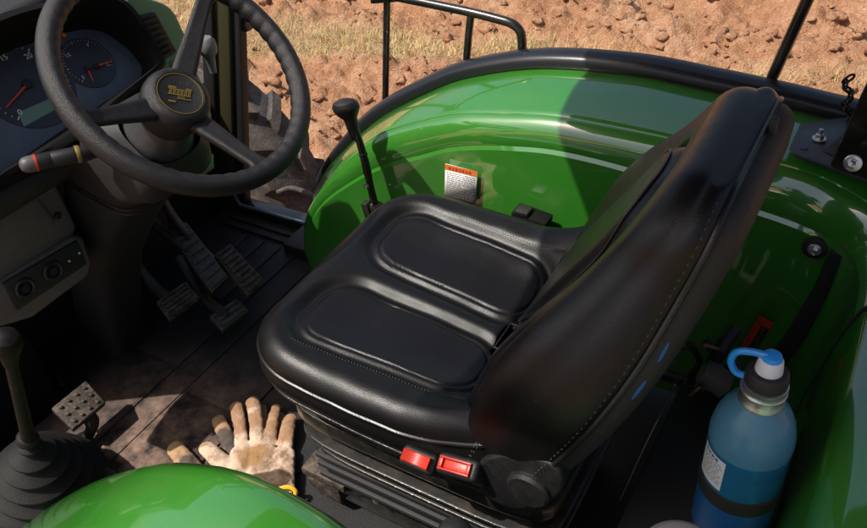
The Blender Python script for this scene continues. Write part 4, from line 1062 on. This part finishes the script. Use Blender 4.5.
# red tag
rt_ = thing('warning_tag', at(755, 340, 'y', .33), 'narrow red tag with yellow lettering, above the bottle cap', 'tag')
P = [at(760, 315, 'y', .33), at(774, 322, 'y', .33), at(752, 357, 'y', .33), at(740, 348, 'y', .33)]
mb = MB(); mb.prism([P[0], P[0].lerp(P[1], .42), P[3].lerp(P[2], .42), P[3]], (0, -.006, 0), RED, bev=.001)
mb.prism([P[0], P[1], P[1].lerp(P[2], .16), P[0].lerp(P[3], .16)], (0, -.008, 0), RED, bev=.001)
mb.prism([P[0].lerp(P[1], .42), P[1], P[2], P[3].lerp(P[2], .42)], (0, -.004, 0), PLASD, bev=.001); mb.build('tag_plate', rt_)
mb = MB(); ey = (P[0]-P[3]).normalized(); exx = (P[1]-P[0]); exx = (exx-ey*exx.dot(ey)).normalized()
random.seed(5)
for k in range(7):
    b0 = P[3].lerp(P[2], .72).lerp(P[0].lerp(P[1], .72), .08+k*.115)+Vector((0, -.005, 0))
    for _ in range(3):
        a = b0+exx*random.uniform(-.004, .004)+ey*random.uniform(-.003, .003); dd = exx*random.choice((.005, 0, .003))+ey*random.choice((.004, .0, .004)); 
        if dd.length < .001: dd = exx*.005
        mb.tube([a-dd*.5, a+dd*.5], .0007, GOLD, 4)
mb.build('tag_lettering', rt_)

# ================================================================ POSTS, RAILS, BRACKET
def post(name, lab, p0, p1, y0, y1, wd, dp, m=BLKP):
    pass
dp = thing('door_post', (-1.03, .56, 0), 'black door post with olive glazing seal, right of the steering wheel', 'post')
def bar(parent, name, a, b, w_, d_, m, bev=.004):
    a, b = Vector(a), Vector(b); ax = (b-a).normalized(); sx = Vector((0, 1, 0)).cross(ax).normalized(); sy = ax.cross(sx); M = Matrix((sx, sy, ax)).transposed()
    mb = MB(); mb.box((a+b)/2, (w_, d_, (b-a).length), m, rot=M, bev=bev); return mb.build(name, parent)
for (x0, x1, m, y, nm) in ((205, 214, PLASD, .53, 'inner_frame'), (214, 230, OLIVE, .54, 'glazing_seal'), (230, 241, PLASD, .55, 'outer_frame')):
    c0 = at((x0+x1)/2, 0, 'y', y); c1 = at((x0+x1)/2+7, 205, 'y', y); up = (c0-c1).normalized()
    bar(dp, nm, c1-up*.06, c0+up*.45, (at(x1, 100, 'y', y)-at(x0, 100, 'y', y)).length*1.02, .03, m)
mb = MB(); c = at(243, 24, 'y', .56)
mb.box(c, (.045, .03, .028), BLKP, bev=.005); mb.box(c+Vector((.012, -.004, .014)), (.022, .02, .012), PLAS, bev=.003); mb.box(c+Vector((-.02, .0, 0)), (.02, .02, .045), BLKP, bev=.003); mb.build('hinge', dp)
sill = thing('door_sill', (-.9, .58, 0), 'black door sill with a pale bluish edge strip, below the open doorway', 'sill')
a, b = at(243, 205, 'z', .03), at(318, 226, 'z', .03); d = (b-a).normalized()
bar(sill, 'sill_frame', a+Vector((-.04, .01, -.02)), b+d*.2+Vector((0, .01, -.02)), .05, .05, BLKP)
mb = MB(); mb.tube([a+Vector((-.01, -.014, .045)), a+Vector((0, -.012, .012)), a.lerp(b, .08)+Vector((0, -.012, .008)), b+Vector((0, -.012, .008))], .006, GLASSB, 8); mb.build('edge_strip', sill)
# the black frame under the fender's front tip and floor side
mb = MB(); mb.box((-.55, .47, .02), (.50, .10, .05), PLASD, bev=.01)
tag(mb.build('floor_edge_frame', loc=(-.55, .47, 0)), 'dull black floor edge beneath the front tip of the far fender', 'frame')

rl = thing('hand_rail', (-.4, .62, .3), 'bent black tubular grab rail outside, above the far fender trim', 'rail')
Rp = lambda x, y, yy=.62: at(x, y, 'y', yy)
mb = MB(); mb.tube(spl([Rp(350, -18), Rp(385, -6), Rp(430, 3.5), Rp(470, 12), Rp(498, 19), Rp(512, 23.5), Rp(520, 31), Rp(522, 42), Rp(522, 62)], 60), .0098, BLKP, 16); mb.build('top_rail', rl)
mb = MB(); mb.tube([Rp(471, 13), Rp(468.5, 35), Rp(466, 68)], .0085, BLKP, 14); mb.build('support_leg', rl)
mb = MB(); mb.tube([Rp(387.5, -30, .64), Rp(387, 0, .64), Rp(385.5, 96, .64), Rp(384, 130, .64)], .0085, BLKP, 14)
mb.tube([Rp(372, 1, .64), Rp(398, -1, .64)], .006, BLKP, 10); mb.build('long_post', rl)

sp_ = thing('slanted_pole', at(764, 90, 'y', .62), 'slim black pole slanting up behind the backrest', 'pole')
mb = MB(); A = at(762, 100, 'y', .62); B = at(810, -6, 'y', .62); mb.tube([A-(B-A)*.3, A, B, B+(B-A)*1.6], .0105, BLKP, 16); mb.build('pole_tube', sp_)

rp = thing('roll_post', (.52, .5, .6), 'heavy black roof post bolted to a grey plate on the far fender', 'post')
mb = MB()
P = [at(x, y, 'z', .628) for x, y in ((800, 126), (842, 120), (930, 130), (930, 215), (867, 183), (830, 170), (792, 156), (789, 150))]
mb.prism(P, (0, 0, .006), PLATEM, bev=.002); mb.build('base_plate', rp)
for p, r in (((819, 139), .010), ((804, 147), .004)):
    mb = MB(); c = at(*p, 'z', .636)
    if r > .005:
        mb.lathe(c, (0, 0, 1), [(r*1.1, 0), (r*1.1, .002), (r*.6, .0025)], STEEL, 24); mb.lathe(c, (0, 0, 1), [(r*.72, .002), (r*.72, .008), (r*.5, .0095)], STEEL, 6); mb.lathe(c, (0, 0, 1), [(r*.35, .008), (r*.35, .018), (.001, .019)], STEEL, 12)
        mb.build('bolt', rp)
    else: mb.lathe(c-Zv*.0015, (0, 0, 1), [(.0065, 0), (.0065, .0008), (.001, .0008)], DIAL, 20); mb.build('bolt_hole', rp)
mb = MB(); a = at(846, 176, 'z', .636); b = at(867, 88, 'y', .47)
P0 = [at(829, 167, 'z', .636), at(900, 190, 'z', .636), at(905, 100, 'z', .66), at(846, 128, 'z', .66)]
dirp = (at(884, 60, 'y', .40)-at(839, 160, 'y', .40)).normalized()
mb.prism([p for p in P0], dirp*.9, BLKP, bev=.004); pb = mb.build('post_tube', rp)
mb = MB(); g = [at(822, 150, 'z', .636), at(838, 158, 'z', .636), at(850, 130, 'z', .66)]
mb.prism(g, Vector((.006, .006, 0)), PLASD, bev=.001); mb.build('gusset', rp)
mb = MB(); c = at(853, 163, 'y', .345); nn = Vector((-.1, -1, .35)).normalized()
mb.lathe(c, nn, [(.013, 0), (.013, .003), (.011, .004)], STEEL, 24); mb.lathe(c, nn, [(.0085, .003), (.0085, .008), (.006, .009), (.003, .0075)], STEEL, 6); mb.build('bolt', rp)
ch = MB(); pts = [at(848+4*math.sin(i*1.7), 120-i*5.5, 'y', .53) for i in range(9)]
for i in range(8):
    ch.tube([pts[i]+(pts[i+1]-pts[i])*.5+(pts[i+1]-pts[i]).normalized()*.010*math.cos(a)+(RT if i % 2 else FW)*.006*math.sin(a) for a in np.linspace(0, 2*PI, 14, endpoint=False)], .0022, BLKP, 6, closed=True)
tag(ch.build('hanging_chain', loc=pts[0]), 'short dark chain hanging beside the heavy roof post', 'chain')

# roof that shades the cab
rb = MB(); 
rf = thing('cab_roof', (.3, 0, 1.6), 'flat tractor cab roof overhead shading the seat', 'roof')
rb.box((.37, -.02, 1.62), (1.50, 1.48, .05), ROOFM, bev=.02); rb.build('roof_skin', rf)
rb = MB(); rb.box((.37, -.02, 1.588), (1.44, 1.42, .012), HEAD, bev=.003); rb.build('headliner', rf)

# bonnet ahead of the dash
bn = thing('engine_bonnet', (-1.7, .02, 0), 'green engine bonnet seen over the instrument cluster', 'bonnet')
mb = MB(); rows = []
for x in np.linspace(-1.12, -2.5, 12):
    t = (-1.12-x)/1.38; rows.append([Vector((x, .02+u*(.27-.03*t), .76-.10*t-.05*abs(u)**4-.02*t*t+(0 if abs(u) < 1 else 0))) for u in np.linspace(-1, 1, 17)]+[Vector((x, .29-.03*t, .2))])
    rows[-1].insert(0, Vector((x, -.25+.03*t, .2)))
mb.grid(rows, GREEN); mb.build('bonnet_skin', bn, sharp=50)

# ================================================================ FRONT TYRE AND HOSE
ty = thing('front_wheel', (-1.66, .92, -.9), 'dusty dark grey front tyre seen through the doorway', 'wheel')
TC = Vector((-1.70, .95, -.34)); TR = .56
mb = MB(); rows = []
prof = [(.30, .10), (.36, .135), (.44, .145), (.50, .135), (.535, .11), (.55, .05), (.553, 0), (.55, -.05), (.535, -.11), (.50, -.135), (.44, -.145), (.36, -.135), (.30, -.10)]
for i in range(96):
    a = 2*PI*i/96; rows.append([TC+Vector((math.cos(a)*r, y, math.sin(a)*r)) for r, y in prof])
mb.grid(rows, TYRE, cu=True)
for i in range(22):
    for s in (-1, 1):
        a = 2*PI*(i+(.5 if s > 0 else 0))/22
        pl = []
        for t in np.linspace(0, 1, 6):
            aa = a+.16*t; y = s*(.01+.13*t); r = .553-.03*t*t*1.3
            pl.append((aa, y, r))
        lug = []
        for aa, y, r in pl:
            w2 = .032; e = Vector((math.cos(aa), 0, math.sin(aa))); tn = Vector((-math.sin(aa), 0, math.cos(aa))); c = TC+Vector((0, y, 0))
            lug.append([c+e*(r-.02)-tn*w2, c+e*(r+.03)-tn*w2*.7, c+e*(r+.03)+tn*w2*.7, c+e*(r-.02)+tn*w2])
        V = mb.grid(lug, TYRE, cv=True); mb.face(V[0], TYRE); mb.face(V[-1], TYRE)
mb.build('tyre', ty, sharp=35)
mb = MB(); mb.lathe(TC+Vector((0, -.06, 0)), (0, -1, 0), [(.30, -.1), (.31, .03), (.29, .04), (.26, .02), (.20, .01), (.10, .03), (.08, .05), (.001, .05)], LGREY, 48); mb.build('rim', ty)
mb = MB(); mb.tube(spl([at(278, 192, 'y', .75), at(290, 188, 'y', .75), at(303, 191, 'y', .75), at(314, 197, 'y', .75), at(322, 210, 'y', .75)], 24), .008, TYRE, 10)
tag(mb.build('grey_hose', loc=at(303, 191, 'y', .75)), 'curved grey hose outside, between tyre and far fender', 'hose')
